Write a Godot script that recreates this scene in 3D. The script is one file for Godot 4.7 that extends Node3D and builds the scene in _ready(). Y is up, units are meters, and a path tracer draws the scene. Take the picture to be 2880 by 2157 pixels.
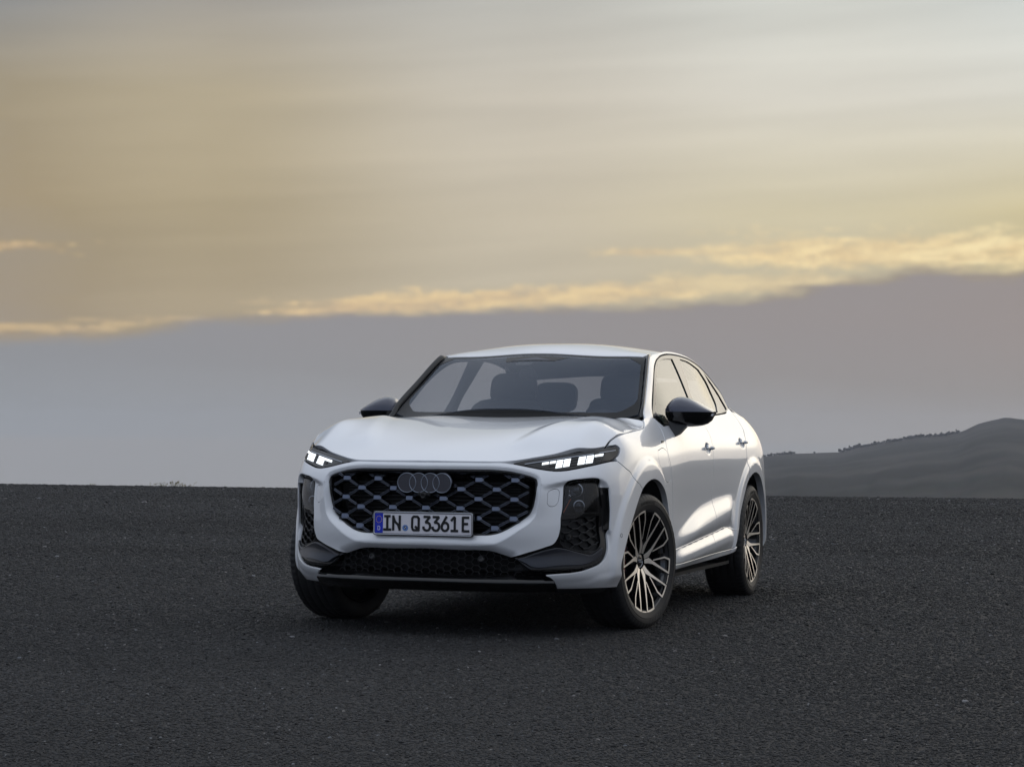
extends Node3D
# A white coupe-roofed car on an asphalt lot at dusk. The car stands on the origin with its front axle at z = 0 and faces +z; x is to its left.

const CAM := [3.738872, 0.977166, 11.050870, -0.313469, 0.026270, 0.008730, 20.023778]
const VIEW_AZ := -17.9604
# stations round the plan of the body, from the middle of the nose to the middle of the tail
const BX := [0, 0.2, 0.375, 0.53, 0.655, 0.755, 0.828, 0.875, 0.9, 0.912, 0.916, 0.914, 0.912, 0.914, 0.914, 0.914, 0.916, 0.918, 0.92, 0.918, 0.9, 0.85, 0.715, 0.4, 0]
const BZ := [0.965, 0.957, 0.932, 0.868, 0.78, 0.682, 0.58, 0.465, 0.33, 0.17, 0, -0.25, -0.55, -0.9, -1.3, -1.7, -2.05, -2.4, -2.7, -2.95, -3.2, -3.41, -3.55, -3.61, -3.625]
# millimetres in or out from that plan, by station, at every tenth of a metre of height
const OFFSETS := [
	[-282, -158, -2, -56, -11, -6, 3, -2, -69, -240, -496, -700, -803, -905, -906, -906],
	[-286, -159, 0, -54, -6, -4, 1, -8, -79, -249, -502, -704, -804, -905, -904, -904],
	[-290, -158, 6, -46, 3, 2, 2, -12, -90, -258, -508, -707, -805, -904, -903, -902],
	[-296, -159, 18, -30, 9, 2, 2, -17, -99, -263, -511, -708, -806, -904, -902, -901],
	[-278, -143, 21, -19, -10, -15, 0, -15, -92, -182, -330, -508, -606, -704, -802, -900],
	[-272, -141, 18, -21, -7, -6, 10, -2, -82, -177, -328, -507, -605, -703, -801, -899],
	[-221, -93, 5, 1, 2, 3, 7, 6, -33, -118, -245, -405, -504, -602, -701, -799],
	[-209, -85, 8, 0, 2, 3, 4, 0, -36, -116, -242, -402, -502, -601, -700, -800],
	[-140, -60, -25, -10, -8, -6, -3, -2, -8, -42, -185, -300, -400, -450, -500, -600],
	[-140, -60, -25, -10, -8, -6, -4, -2, -8, -42, -185, -300, -400, -450, -500, -600],
	[-140, -60, -25, -10, -8, -6, -4, -2, -8, -42, -185, -300, -400, -450, -500, -600],
	[-140, -60, -25, -10, -8, -6, -4, 0, -4, -40, -150, -206, -247, -287, -333, -380],
	[-140, -60, -25, -10, -8, -6, -4, 0, -4, -40, -150, -206, -247, -287, -333, -380],
	[-140, -60, -18, -12, -16, -20, -12, -8, -6, -30, -96, -146, -189, -234, -284, -340],
	[-140, -60, -18, -12, -16, -20, -12, -8, -6, -30, -96, -146, -189, -234, -284, -340],
	[-140, -60, -18, -12, -16, -20, -12, -8, -6, -26, -94, -148, -192, -235, -282, -330],
	[-140, -60, -18, -12, -16, -20, -12, -8, -6, -26, -94, -148, -192, -235, -282, -330],
	[-140, -60, -25, -10, -8, -6, -4, 0, 0, -16, -108, -185, -235, -272, -315, -360],
	[-140, -60, -25, -10, -8, -6, -4, 0, 0, -16, -108, -185, -235, -272, -315, -360],
	[-140, -60, -25, -10, -8, -6, -4, 0, 0, -16, -108, -185, -235, -272, -315, -360],
	[-140, -60, 0, 0, 0, 0, 0, -6, -12, -36, -98, -210, -340, -460, -580, -660],
	[-140, -60, 0, 0, 0, 0, 0, -6, -12, -36, -98, -210, -340, -460, -580, -660],
	[-140, -60, 0, 0, 0, 0, 0, -6, -12, -36, -98, -210, -340, -460, -580, -660],
	[-140, -60, 0, 0, 0, 0, 0, -6, -12, -36, -98, -210, -340, -460, -580, -660],
	[-140, -60, 0, 0, 0, 0, 0, -6, -12, -36, -98, -210, -340, -460, -580, -660],
]
# outlines on the body surface: (metres round the plan, height); a point given twice is a corner
const D := {
	"headlamp": [0.4664, 0.8671, 0.4664, 0.8671, 0.5457, 0.8832, 0.6723, 0.8996, 0.8059, 0.9161, 0.9155, 0.9291, 1.0578, 0.9438, 1.1323, 0.9519, 1.1705, 0.9514, 1.178, 0.9424, 1.1706, 0.9299, 1.1425, 0.9083, 1.112, 0.8941, 1.0666, 0.8817, 1.0011, 0.8729, 0.8995, 0.857, 0.8132, 0.8427, 0.7504, 0.8338, 0.6985, 0.8312, 0.6527, 0.8352, 0.5965, 0.8436, 0.5404, 0.8537, 0.495, 0.861],
	"bumper": [0, 0.867, 0, 0.867, 0.1596, 0.8672, 0.3098, 0.8669, 0.4241, 0.8668, 0.4661, 0.8622, 0.5398, 0.8495, 0.5956, 0.8391, 0.6518, 0.831, 0.6975, 0.8274, 0.7491, 0.8297, 0.8117, 0.8385, 0.8978, 0.8528, 0.9988, 0.8687, 1.0631, 0.8764, 1.0631, 0.8764, 1.1179, 0.878, 1.1179, 0.878, 1.1839, 0.8438, 1.265, 0.8034, 1.274, 0.7889, 1.3548, 0.7516, 1.3925, 0.7302, 1.3925, 0.7302, 1.3688, 0.712, 1.3129, 0.6603, 1.2612, 0.5984, 1.1984, 0.5165, 1.1418, 0.4196, 1.1078, 0.3536, 1.153, 0.2743, 1.1652, 0.2376, 1.1652, 0.2376, 0.9183, 0.2403, 0.798, 0.2404, 0.7237, 0.2419, 0.7237, 0.2419, 0.6959, 0.2745, 0.6851, 0.2848, 0.6575, 0.3026, 0.6228, 0.3127, 0.6228, 0.3127, 0.6934, 0.3182, 0.7835, 0.3239, 0.8388, 0.3322, 0.8847, 0.345, 0.927, 0.3573, 0.9727, 0.3823, 1.0017, 0.4271, 1.012, 0.4799, 1.0151, 0.5523, 1.0167, 0.6249, 1.0097, 0.696, 1.0032, 0.7429, 1.0032, 0.7429, 0.9577, 0.7444, 0.9577, 0.7444, 0.9545, 0.7673, 0.9381, 0.7878, 0.9179, 0.7911, 0.8371, 0.788, 0.7726, 0.7817, 0.7521, 0.7741, 0.7409, 0.7573, 0.7327, 0.7103, 0.7265, 0.6456, 0.7162, 0.5931, 0.7162, 0.5931, 0.7134, 0.5407, 0.7014, 0.4988, 0.6823, 0.471, 0.6297, 0.4505, 0.535, 0.4228, 0.4606, 0.3999, 0.4606, 0.3999, 0.4263, 0.41, 0.397, 0.4182, 0.3578, 0.4282, 0.3085, 0.4321, 0.2084, 0.4316, 0, 0.4359, 0, 0.4359],
	"grille": [0, 0.8391, 0, 0.8391, 0.1287, 0.8401, 0.2392, 0.8402, 0.3904, 0.8388, 0.4608, 0.8317, 0.5339, 0.8156, 0.5769, 0.802, 0.5925, 0.7917, 0.596, 0.7779, 0.5923, 0.7328, 0.5865, 0.6807, 0.5779, 0.6424, 0.5655, 0.6181, 0.5297, 0.5903, 0.4769, 0.5572, 0.4249, 0.5273, 0.3901, 0.5109, 0.355, 0.5017, 0.2838, 0.4977, 0.1381, 0.4977, 0, 0.4985, 0, 0.4985],
	"grille_crease": [0, 0.8496, 0, 0.8496, 0.2375, 0.8509, 0.3901, 0.8499, 0.4688, 0.8415, 0.5462, 0.8254, 0.5929, 0.81, 0.6064, 0.7935, 0.6079, 0.771, 0.6029, 0.7155, 0.5975, 0.6738, 0.5899, 0.6424, 0.5821, 0.6111, 0.5586, 0.5799, 0.4947, 0.5347, 0.4252, 0.4888, 0.3829, 0.469, 0.3365, 0.4624, 0.1722, 0.4592, 0, 0.4573, 0, 0.4573],
	"pod": [0.927, 0.3573, 0.9727, 0.3823, 1.0017, 0.4271, 1.012, 0.4799, 1.0151, 0.5523, 1.0167, 0.6249, 1.0097, 0.696, 1.0032, 0.7429, 1.0032, 0.7429, 0.9577, 0.7444, 0.9577, 0.7444, 0.9545, 0.7673, 0.9381, 0.7878, 0.9179, 0.7911, 0.8371, 0.788, 0.7726, 0.7817, 0.7521, 0.7741, 0.7409, 0.7573, 0.7327, 0.7103, 0.7265, 0.6456, 0.7162, 0.5931, 0.7162, 0.5931, 0.7134, 0.5407, 0.7014, 0.4988, 0.6823, 0.471, 0.6297, 0.4505, 0.535, 0.4228, 0.4606, 0.3999, 0.4606, 0.3999, 0.4849, 0.3921, 0.5235, 0.3665, 0.572, 0.3359, 0.6262, 0.3333, 0.7024, 0.3334, 0.7824, 0.3392, 0.8846, 0.3479, 0.927, 0.3573],
	"lens": [0.7273, 0.607, 0.7273, 0.607, 0.7336, 0.6701, 0.7396, 0.7155, 0.7483, 0.7452, 0.7664, 0.7661, 0.8356, 0.78, 0.9212, 0.784, 0.9459, 0.7533, 0.954, 0.6967, 0.9634, 0.617, 0.9634, 0.617],
	"podmesh": [0.7171, 0.5903, 0.7171, 0.5903, 0.9673, 0.6088, 0.9673, 0.6088, 0.9695, 0.5374, 0.9669, 0.4667, 0.94, 0.4356, 0.9047, 0.4257, 0.8422, 0.4251, 0.7813, 0.4383, 0.7333, 0.4565, 0.7171, 0.4707, 0.7132, 0.5057],
	"winglet": [0.4849, 0.3921, 0.4849, 0.3921, 0.6692, 0.4449, 0.6979, 0.4489, 0.7379, 0.4441, 0.831, 0.4213, 0.887, 0.4108, 0.9532, 0.4429, 0.9715, 0.4545, 0.9715, 0.4545, 0.9566, 0.414, 0.9215, 0.3861, 0.8792, 0.3704, 0.7027, 0.3595, 0.5817, 0.3515, 0.5622, 0.3548, 0.5333, 0.3712],
	"podfin": [0.9652, 0.7397, 0.9652, 0.7397, 0.9991, 0.7408, 0.9991, 0.7408, 1.0075, 0.6889, 0.9881, 0.6432, 0.9693, 0.693],
	"recess": [0.6266, 0.7624, 0.6796, 0.7712, 0.7577, 0.7852, 0.8386, 0.795, 0.9195, 0.7984, 0.96, 0.7884, 0.9941, 0.7688, 1.0145, 0.7349, 1.0236, 0.678, 1.028, 0.607, 1.0266, 0.536],
	"flap": [0.6488, 0.726, 0.662, 0.7329, 0.7033, 0.7371, 0.7105, 0.7295, 0.7093, 0.7051, 0.7031, 0.6771, 0.6924, 0.6614, 0.6493, 0.658, 0.6428, 0.665, 0.6438, 0.6912],
	"split_top": [0.6866, 0.2838, 0.6317, 0.2929, 0.4576, 0.2895, 0.2062, 0.2811, 0, 0.2912],
	"split_bot": [0.7251, 0.2376, 0.6886, 0.2302, 0.5769, 0.2269, 0.4088, 0.2322, 0.1937, 0.2366, 0, 0.2364],
	"fender": [1.0771, 0.9485, 1.0771, 0.9485, 1.1355, 0.9555, 1.1747, 0.955, 1.1854, 0.9442, 1.1762, 0.9291, 1.1474, 0.9066, 1.1166, 0.8916, 1.1179, 0.878, 1.1179, 0.878, 1.1839, 0.8438, 1.265, 0.8034, 1.274, 0.7889, 1.3548, 0.7516, 1.3925, 0.7302, 1.3925, 0.7302, 1.4396, 0.7507, 1.518, 0.7709, 1.6238, 0.7785, 1.7134, 0.7679, 1.8087, 0.7389, 1.8858, 0.696, 1.9333, 0.645, 1.958, 0.5998, 1.9846, 0.56, 2.0016, 0.46, 2.0046, 0.405, 2.0046, 0.405, 2.1496, 0.405, 2.1496, 0.405, 2.1496, 0.44, 2.1346, 0.55, 2.1292, 0.6422, 2.1045, 0.7154, 2.0834, 0.7751, 2.056, 0.8479, 2.0291, 0.9202, 2.0852, 0.9924, 2.1679, 1.0621, 2.1826, 1.1121, 2.1826, 1.1121, 2.0964, 1.1136, 2.0964, 1.1136, 1.9877, 1.1017, 1.9172, 1.0748, 1.8413, 1.0547, 1.7528, 1.0443, 1.6382, 1.0364, 1.4881, 1.0272, 1.3212, 1.0157, 1.206, 0.9996, 1.1361, 0.9766, 1.0812, 0.9484],
	"frontdoor": [2.1826, 1.1121, 2.1826, 1.1121, 2.2436, 1.0648, 2.2436, 1.0648, 2.6881, 1.0931, 3.0683, 1.1136, 3.2837, 1.1249, 3.2837, 1.1249, 3.1945, 1.0714, 3.1883, 1.0248, 3.1552, 0.9603, 3.1333, 0.8675, 3.1365, 0.7245, 3.1245, 0.68, 3.1345, 0.58, 3.1345, 0.48, 3.1345, 0.39, 3.1345, 0.318, 3.1345, 0.318, 2.1696, 0.3, 2.1696, 0.3, 2.1496, 0.44, 2.1346, 0.55, 2.1292, 0.6422, 2.1045, 0.7154, 2.0834, 0.7751, 2.056, 0.8479, 2.0291, 0.9202, 2.0852, 0.9924, 2.1679, 1.0621],
	"reardoor": [3.2837, 1.1249, 3.2837, 1.1249, 3.5958, 1.1407, 4.1106, 1.1637, 4.3267, 1.1785, 4.3439, 1.1398, 4.2847, 1.0771, 4.1488, 1.0147, 4.0727, 0.961, 4.0458, 0.9001, 4.0505, 0.8391, 4.0581, 0.7501, 4.0581, 0.7501, 3.9982, 0.7172, 3.9365, 0.6535, 3.8761, 0.5839, 3.8247, 0.5147, 3.7995, 0.44, 3.7995, 0.44, 3.7394, 0.325, 3.7394, 0.325, 3.1345, 0.318, 3.1345, 0.318, 3.1345, 0.39, 3.1345, 0.48, 3.1345, 0.58, 3.1245, 0.68, 3.1365, 0.7245, 3.1333, 0.8675, 3.1552, 0.9603, 3.1883, 1.0248, 3.1945, 1.0714],
	"sillstep": [2.2159, 0.3817, 2.6569, 0.4136, 3.1661, 0.4422, 3.517, 0.4611, 3.6702, 0.4399, 3.7705, 0.4366],
	"dlo": [2.2406, 1.0688, 2.2406, 1.0688, 2.7014, 1.0988, 3.0842, 1.1202, 3.6166, 1.1476, 4.0852, 1.1671, 4.1964, 1.1765, 4.2984, 1.1998, 4.3164, 1.2719, 4.2072, 1.3487, 3.9971, 1.435, 3.6679, 1.4824, 3.4399, 1.496, 3.2899, 1.4988, 3.0431, 1.4933, 2.84, 1.4709, 2.7018, 1.439, 2.5875, 1.3932, 2.4555, 1.3134, 2.3074, 1.2012, 2.1928, 1.1215, 2.1928, 1.1215],
	"glass1": [2.274, 1.1401, 2.274, 1.1401, 2.3529, 1.2021, 2.5033, 1.3148, 2.6477, 1.3952, 2.7548, 1.436, 2.8708, 1.4573, 2.9901, 1.4661, 3.156, 1.4725, 3.156, 1.4725, 3.1551, 1.3619, 3.1443, 1.2537, 3.1067, 1.1298, 3.1067, 1.1298, 2.7211, 1.1074, 2.2892, 1.0813, 2.2892, 1.0813],
	"glass2": [3.36, 1.4796, 3.36, 1.4796, 3.5599, 1.4709, 3.863, 1.4336, 3.863, 1.4336, 3.9948, 1.3353, 4.0016, 1.2498, 3.8585, 1.1668, 3.8585, 1.1668, 3.6453, 1.1569, 3.2631, 1.1362, 3.2631, 1.1362, 3.2495, 1.2343, 3.3054, 1.3592],
	"glass3": [4.0105, 1.4186, 4.0105, 1.4186, 4.1552, 1.3396, 4.2314, 1.2677, 4.2403, 1.2043, 4.1441, 1.1818, 3.9777, 1.1709, 3.9777, 1.1709, 4.0335, 1.2046, 4.0942, 1.2979, 4.0563, 1.3623],
	"chargeflap": [1.8139, 0.9272, 1.8556, 0.9348, 1.9821, 0.9379, 2.009, 0.9268, 2.0121, 0.881, 2.0383, 0.8217, 2.0544, 0.7755, 2.0221, 0.7589, 1.9653, 0.7598, 1.8842, 0.7974, 1.8097, 0.8563, 1.7941, 0.9015],
	"rail_out": [2.1787, 1.112, 2.2943, 1.201, 2.4425, 1.3131, 2.5835, 1.4, 2.6969, 1.4437, 2.8413, 1.4759, 3.0522, 1.4979, 3.299, 1.5036, 3.4496, 1.5008, 3.6829, 1.4883, 4.011, 1.4416, 4.2186, 1.3552, 4.3326, 1.2785, 4.3293, 1.2034],
	"hood": [0, 0.8992, 0.1517, 0.8908, 0.2923, 0.8684, 0.3924, 0.8365, 0.4555, 0.7991, 0.4855, 0.7777, 0.5742, 0.7082, 0.6606, 0.6282, 0.7341, 0.5639, 0.8008, 0.4462, 0.8008, 0.4462, 0.8055, 0.3926, 0.818, 0.3298, 0.8271, 0.2221, 0.8224, 0.0566, 0.818, -0.0914, 0.8147, -0.2028, 0.8077, -0.2862, 0.7912, -0.3598, 0.7912, -0.3598, 0.775, -0.3971, 0.6781, -0.3732, 0.5813, -0.3524, 0.4844, -0.3349, 0.3875, -0.3205, 0.2906, -0.3094, 0.1938, -0.3014, 0.0969, -0.2966, 0, -0.295, 0, -0.295],
	"intake": [0.4606, 0.3999, 0.4263, 0.41, 0.397, 0.4182, 0.3578, 0.4282, 0.3085, 0.4321, 0.2084, 0.4316, 0, 0.4359],
	"reardoor_back": [4.7835, 1.136, 4.5835, 1.156, 4.4235, 1.172, 4.3302, 1.1785, 4.3302, 1.1785, 4.3474, 1.1398, 4.2882, 1.0771, 4.1523, 1.0147, 4.0762, 0.961, 4.0493, 0.9001, 4.054, 0.8391],
	"beltstrip": [2.6997, 1.0981, 2.6997, 1.0981, 3.0824, 1.1195, 3.6143, 1.1469, 4.0824, 1.1663, 4.0824, 1.1663, 4.0962, 1.1627, 4.0962, 1.1627, 3.5936, 1.1399, 3.0666, 1.1129, 2.6864, 1.0924, 2.6864, 1.0924],
	"emblem": [1.9432, 0.9705, 2.0132, 0.9719, 2.0374, 0.983, 1.9678, 0.9816],
	"lowcrease": [0.6941, 0.2786, 0.7689, 0.2823, 0.8522, 0.2873, 0.8965, 0.2951, 0.9454, 0.3171, 0.9997, 0.3234, 1.1383, 0.3347],
	"indicator": [1.0439, 0.9196, 1.0439, 0.9196, 1.1479, 0.9334, 1.1322, 0.9155, 1.0936, 0.8941, 0.9806, 0.8747, 0.9806, 0.8747],
}
const HANDLES := [Vector2(3.0227, 0.9390), Vector2(3.9666, 0.9723)]
const SENSOR := Vector2(1.1004, 0.5039)
const LED := [
	[0.6283, 0.858, 0.6679, 0.8632, 0.6741, 0.874, 0.6339, 0.8688],
	[0.6737, 0.8639, 0.7099, 0.8686, 0.7167, 0.8794, 0.68, 0.8747],
	[0.715, 0.8693, 0.7545, 0.8742, 0.7619, 0.8851, 0.7219, 0.8801],
	[0.7069, 0.8557, 0.7456, 0.8606, 0.7526, 0.8714, 0.7133, 0.8665],
	[0.6992, 0.8421, 0.7373, 0.847, 0.7439, 0.8578, 0.7052, 0.8529],
	[0.7605, 0.875, 0.8004, 0.88, 0.8082, 0.8909, 0.768, 0.8859],
	[0.7516, 0.8614, 0.7908, 0.8664, 0.7984, 0.8772, 0.7587, 0.8722],
	[0.7431, 0.8478, 0.7818, 0.8527, 0.7889, 0.8636, 0.7498, 0.8586],
	[0.8493, 0.8862, 0.8921, 0.8917, 0.9004, 0.9027, 0.8573, 0.8971],
	[0.8395, 0.8725, 0.882, 0.878, 0.89, 0.8889, 0.8473, 0.8834],
	[0.8301, 0.8589, 0.8724, 0.8643, 0.88, 0.8752, 0.8375, 0.8697],
	[0.8982, 0.8925, 0.9438, 0.898, 0.9534, 0.9089, 0.9066, 0.9034],
	[0.888, 0.8788, 0.9326, 0.8842, 0.9414, 0.8951, 0.896, 0.8897],
	[0.8784, 0.8651, 0.9223, 0.8705, 0.9304, 0.8814, 0.886, 0.8759],
	[0.9506, 0.8987, 1.0166, 0.9051, 1.0295, 0.9161, 0.9605, 0.9097],
]
const UNLIT := [
	[0.8055, 0.8807, 0.845, 0.8857, 0.8531, 0.8966, 0.8135, 0.8915],
	[0.796, 0.867, 0.8353, 0.872, 0.843, 0.8829, 0.8035, 0.8779],
	[0.7869, 0.8534, 0.8259, 0.8583, 0.8333, 0.8692, 0.7941, 0.8642],
	[0.6663, 0.8504, 0.7019, 0.855, 0.7082, 0.8658, 0.6722, 0.8612],
	[0.9449, 0.8856, 0.9896, 0.8902, 1.0007, 0.9012, 0.9541, 0.8966],
	[0.939, 0.8724, 0.9715, 0.8759, 0.9812, 0.8868, 0.9475, 0.8833],
]
const LIGHT_BAR := [0.5342, 0.8633, 0.6032, 0.8731, 0.7088, 0.8865, 0.8186, 0.9004, 0.9273, 0.9133, 1.0397, 0.9249, 1.1433, 0.9348]
const PROJECTORS := [[0.8539, 0.7450, 0.030, false], [0.8674, 0.6606, 0.024, true]]
const LAMP_BITS := [[0.7749, 0.6980, 0.009, 0.022, 0.5], [0.7846, 0.7189, 0.006, 0.014, 0.1], [0.8757, 0.6305, 0.040, 0.003, 1.4]]
const BADGE := Vector3(0, 0.7634, 0)
const BLINK := [Vector3(1.0408, 1.1271, -0.8520), Vector3(1.0681, 1.1401, -0.8520), Vector3(1.0662, 1.1232, -0.8520)]
const PLATE := Vector2(0.561, 0.934)
const FRONT_X := 0.800
const REAR_X := 0.793
const FRONT_STEER := 0.2182
# heights in tenths of a millimetre: bonnet, then windscreen and roof
const HOOD_NET := [
	[11441, 11315, 11199, 11119, 11056, 10941, 10782, 10600, 10388, 10130, 9808, 9368, 8753, 8091, 7437],
	[11460, 11331, 11216, 11131, 11060, 10945, 10789, 10607, 10395, 10136, 9801, 9341, 8729, 8079, 7428],
	[11543, 11397, 11271, 11172, 11083, 10970, 10820, 10636, 10427, 10160, 9789, 9291, 8684, 8035, 7376],
	[11681, 11494, 11335, 11213, 11114, 11008, 10869, 10690, 10485, 10207, 9786, 9232, 8610, 7945, 7271],
	[11871, 11611, 11386, 11225, 11122, 11040, 10929, 10772, 10568, 10266, 9774, 9125, 8457, 7781, 7101],
	[12114, 11752, 11417, 11171, 11062, 11037, 10961, 10807, 10610, 10276, 9715, 8998, 8252, 7568, 6873],
	[12406, 11942, 11463, 11042, 10891, 10980, 10940, 10752, 10601, 10158, 9394, 8876, 8097, 7327, 6590],
	[12718, 12198, 11648, 11037, 10660, 10825, 10840, 10719, 10760, 10187, 9383, 8408, 7695, 6966, 6236],
	[12987, 12427, 11851, 11066, 10483, 10463, 10477, 10395, 10590, 9453, 8868, 8049, 7259, 6526, 5816],
	[13167, 12507, 11801, 11004, 10500, 10165, 9986, 9683, 9560, 8660, 7910, 7317, 6671, 6008, 5343],
	[13286, 12537, 11763, 11004, 10400, 9889, 9462, 9004, 8544, 7847, 7153, 6583, 6028, 5445, 4838],
]
const ROOF_NET := [
	[10148, 10781, 11409, 12070, 12768, 13387, 13904, 14313, 14680, 15060, 15371, 15532, 15606, 15661, 15673, 15618, 15538, 15429, 14970, 14355, 13572, 12788, 11917, 11069, 10406, 9691],
	[10141, 10773, 11407, 12067, 12750, 13365, 13884, 14304, 14678, 15047, 15348, 15516, 15600, 15653, 15666, 15619, 15537, 15392, 14947, 14328, 13552, 12751, 11888, 11053, 10363, 9646],
	[10106, 10740, 11377, 12030, 12683, 13286, 13810, 14254, 14642, 14992, 15271, 15451, 15553, 15611, 15626, 15591, 15498, 15295, 14857, 14220, 13439, 12606, 11751, 10932, 10192, 9464],
	[10048, 10679, 11314, 11953, 12584, 13176, 13707, 14167, 14564, 14902, 15169, 15352, 15464, 15526, 15546, 15513, 15414, 15197, 14743, 14062, 13244, 12378, 11519, 10703, 9940, 9197],
	[9969, 10593, 11219, 11845, 12462, 13049, 13585, 14054, 14454, 14787, 15049, 15230, 15338, 15402, 15426, 15383, 15283, 15118, 14632, 13866, 12987, 12086, 11216, 10403, 9636, 8887],
	[9873, 10487, 11102, 11715, 12324, 12910, 13451, 13925, 14323, 14654, 14918, 15093, 15186, 15247, 15280, 15209, 15087, 15074, 14522, 13623, 12696, 11763, 10881, 10079, 9318, 8567],
	[9764, 10370, 10974, 11576, 12179, 12764, 13308, 13785, 14180, 14510, 14774, 14946, 15026, 15082, 15121, 15019, 14852, 15009, 14335, 13326, 12426, 11468, 10568, 9780, 9023, 8265],
	[9649, 10249, 10846, 11443, 12040, 12619, 13159, 13634, 14032, 14361, 14619, 14789, 14879, 14931, 14945, 14853, 14716, 14687, 14008, 13083, 12275, 11246, 10336, 9557, 8778, 7995],
	[9531, 10127, 10721, 11314, 11904, 12475, 13008, 13481, 13882, 14209, 14461, 14632, 14732, 14780, 14776, 14697, 14556, 14326, 13731, 12960, 12214, 11291, 10366, 9449, 8583, 7751],
]
const FRIT := [-0.2906, -0.9288, 0.7292]
const RAIL_TAIL := [Vector3(0.7553, 1.1720, -2.8653), Vector3(0.7575, 1.1560, -3.0178), Vector3(0.7540, 1.1360, -3.1983)]
const EDGE_IN := [0.745, -0.5, 0.727, -0.522, 0.708, -0.62, 0.678, -0.77, 0.648, -0.92, 0.624, -1.04, 0.614, -1.1, 0.604, -1.25, 0.595, -1.5, 0.59, -1.8, 0.588, -2.1, 0.59, -2.4, 0.6, -2.7, 0.612, -3, 0.62, -3.25]
# dusk sky: colours of the upper sky from left to right, every three degrees up
const SKY_ROWS := [
	[150, 138, 122, 168, 156, 134, 180, 170, 150, 188, 176, 150, 196, 182, 146],
	[146, 132, 114, 170, 156, 132, 186, 176, 156, 194, 183, 158, 200, 184, 145],
	[150, 134, 108, 176, 162, 134, 198, 188, 168, 207, 197, 168, 206, 193, 152],
	[158, 146, 124, 182, 170, 145, 203, 196, 182, 218, 214, 202, 223, 221, 210],
	[126, 136, 148, 160, 158, 155, 185, 185, 180, 206, 208, 202, 205, 211, 210],
	[122, 132, 146, 152, 154, 156, 176, 180, 178, 196, 201, 198, 196, 204, 206],
]
const BANK := [Vector2(-14.5, 2.45), Vector2(-10.7, 2.62), Vector2(-7.6, 3.16), Vector2(-3.7, 3.36), Vector2(0.0, 3.47), Vector2(3.6, 3.61), Vector2(6.0, 3.77), Vector2(7.3, 4.02), Vector2(9.1, 4.32), Vector2(10.9, 4.50), Vector2(14.5, 4.55)]
# lit veils of cloud: from and to (degrees), height at each end, half thickness, strength, fading at the end
const VEILS := [[-7.2, 4.8, 3.24, 4.06, 0.38, 0.92, 0.5], [2.2, 9.4, 4.00, 4.28, 0.32, 0.6, 1.0], [4.9, 18.0, 4.98, 5.00, 0.60, 1.0, 0.0], [2.0, 8.5, 4.93, 5.10, 0.13, 0.7, 0.3], [-18.0, -11.4, 4.74, 4.92, 0.17, 0.72, 1.0], [-18.0, -9.8, 2.52, 2.90, 0.16, 0.6, 1.0], [-12.2, -7.5, 2.98, 3.15, 0.07, 0.42, 1.0]]
const HILL := [Vector2(-16.50, -1.600), Vector2(-13.00, -0.750), Vector2(-11.41, -0.367), Vector2(-10.53, -0.279), Vector2(-9.37, -0.231), Vector2(-8.80, -0.087), Vector2(-7.98, 0.068), Vector2(-7.32, 0.175), Vector2(-6.67, 0.227), Vector2(-6.34, 0.303), Vector2(-5.70, 0.574), Vector2(-5.38, 0.649), Vector2(-5.14, 0.705), Vector2(-4.69, 0.653), Vector2(-3.50, 0.450), Vector2(-1.00, 0.750), Vector2(3.00, 0.400), Vector2(9.00, 0.900), Vector2(18.00, 0.600), Vector2(27.00, 0.800)]
const TREE_RUNS := [[-11.504, -10.516, 0.62, 0.055], [-10.009, -9.908, 0.62, 0.070], [-9.367, -8.790, 0.75, 0.050], [-8.790, -6.297, 0.68, 0.040]]
const TUFTS := [[-18.67, -29.60, 7, 0.086, 0.05], [-17.12, -29.60, 26, 0.098, 0.14], [-16.73, -29.60, 34, 0.115, 0.12], [-16.37, -29.60, 14, 0.063, 0.16]]

const SUN_AZ := 17.0
const SUN_EL := 9.5
var net_x: Array = []          # control net of the body side and front: rows by station round the plan, columns by height
var net_z: Array = []
var tab_s := PackedFloat64Array()   # arc length round the plan at every twentieth of a station
var tab_nx := PackedFloat64Array()
var tab_nz := PackedFloat64Array()
var total_s := 0.0
var grille_line := PackedVector2Array()
var crease_line := PackedVector2Array()
var recess_line := PackedVector2Array()
var intake_line := PackedVector2Array()
var low_line := PackedVector2Array()
var mats := {}
var car: Node3D


func _ready():
	setup_view()
	setup_surfaces()
	make_materials()
	build_ground()
	build_hills()
	build_tufts()
	build_car()


# ---------------------------------------------------------------- camera, sky, light

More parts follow.
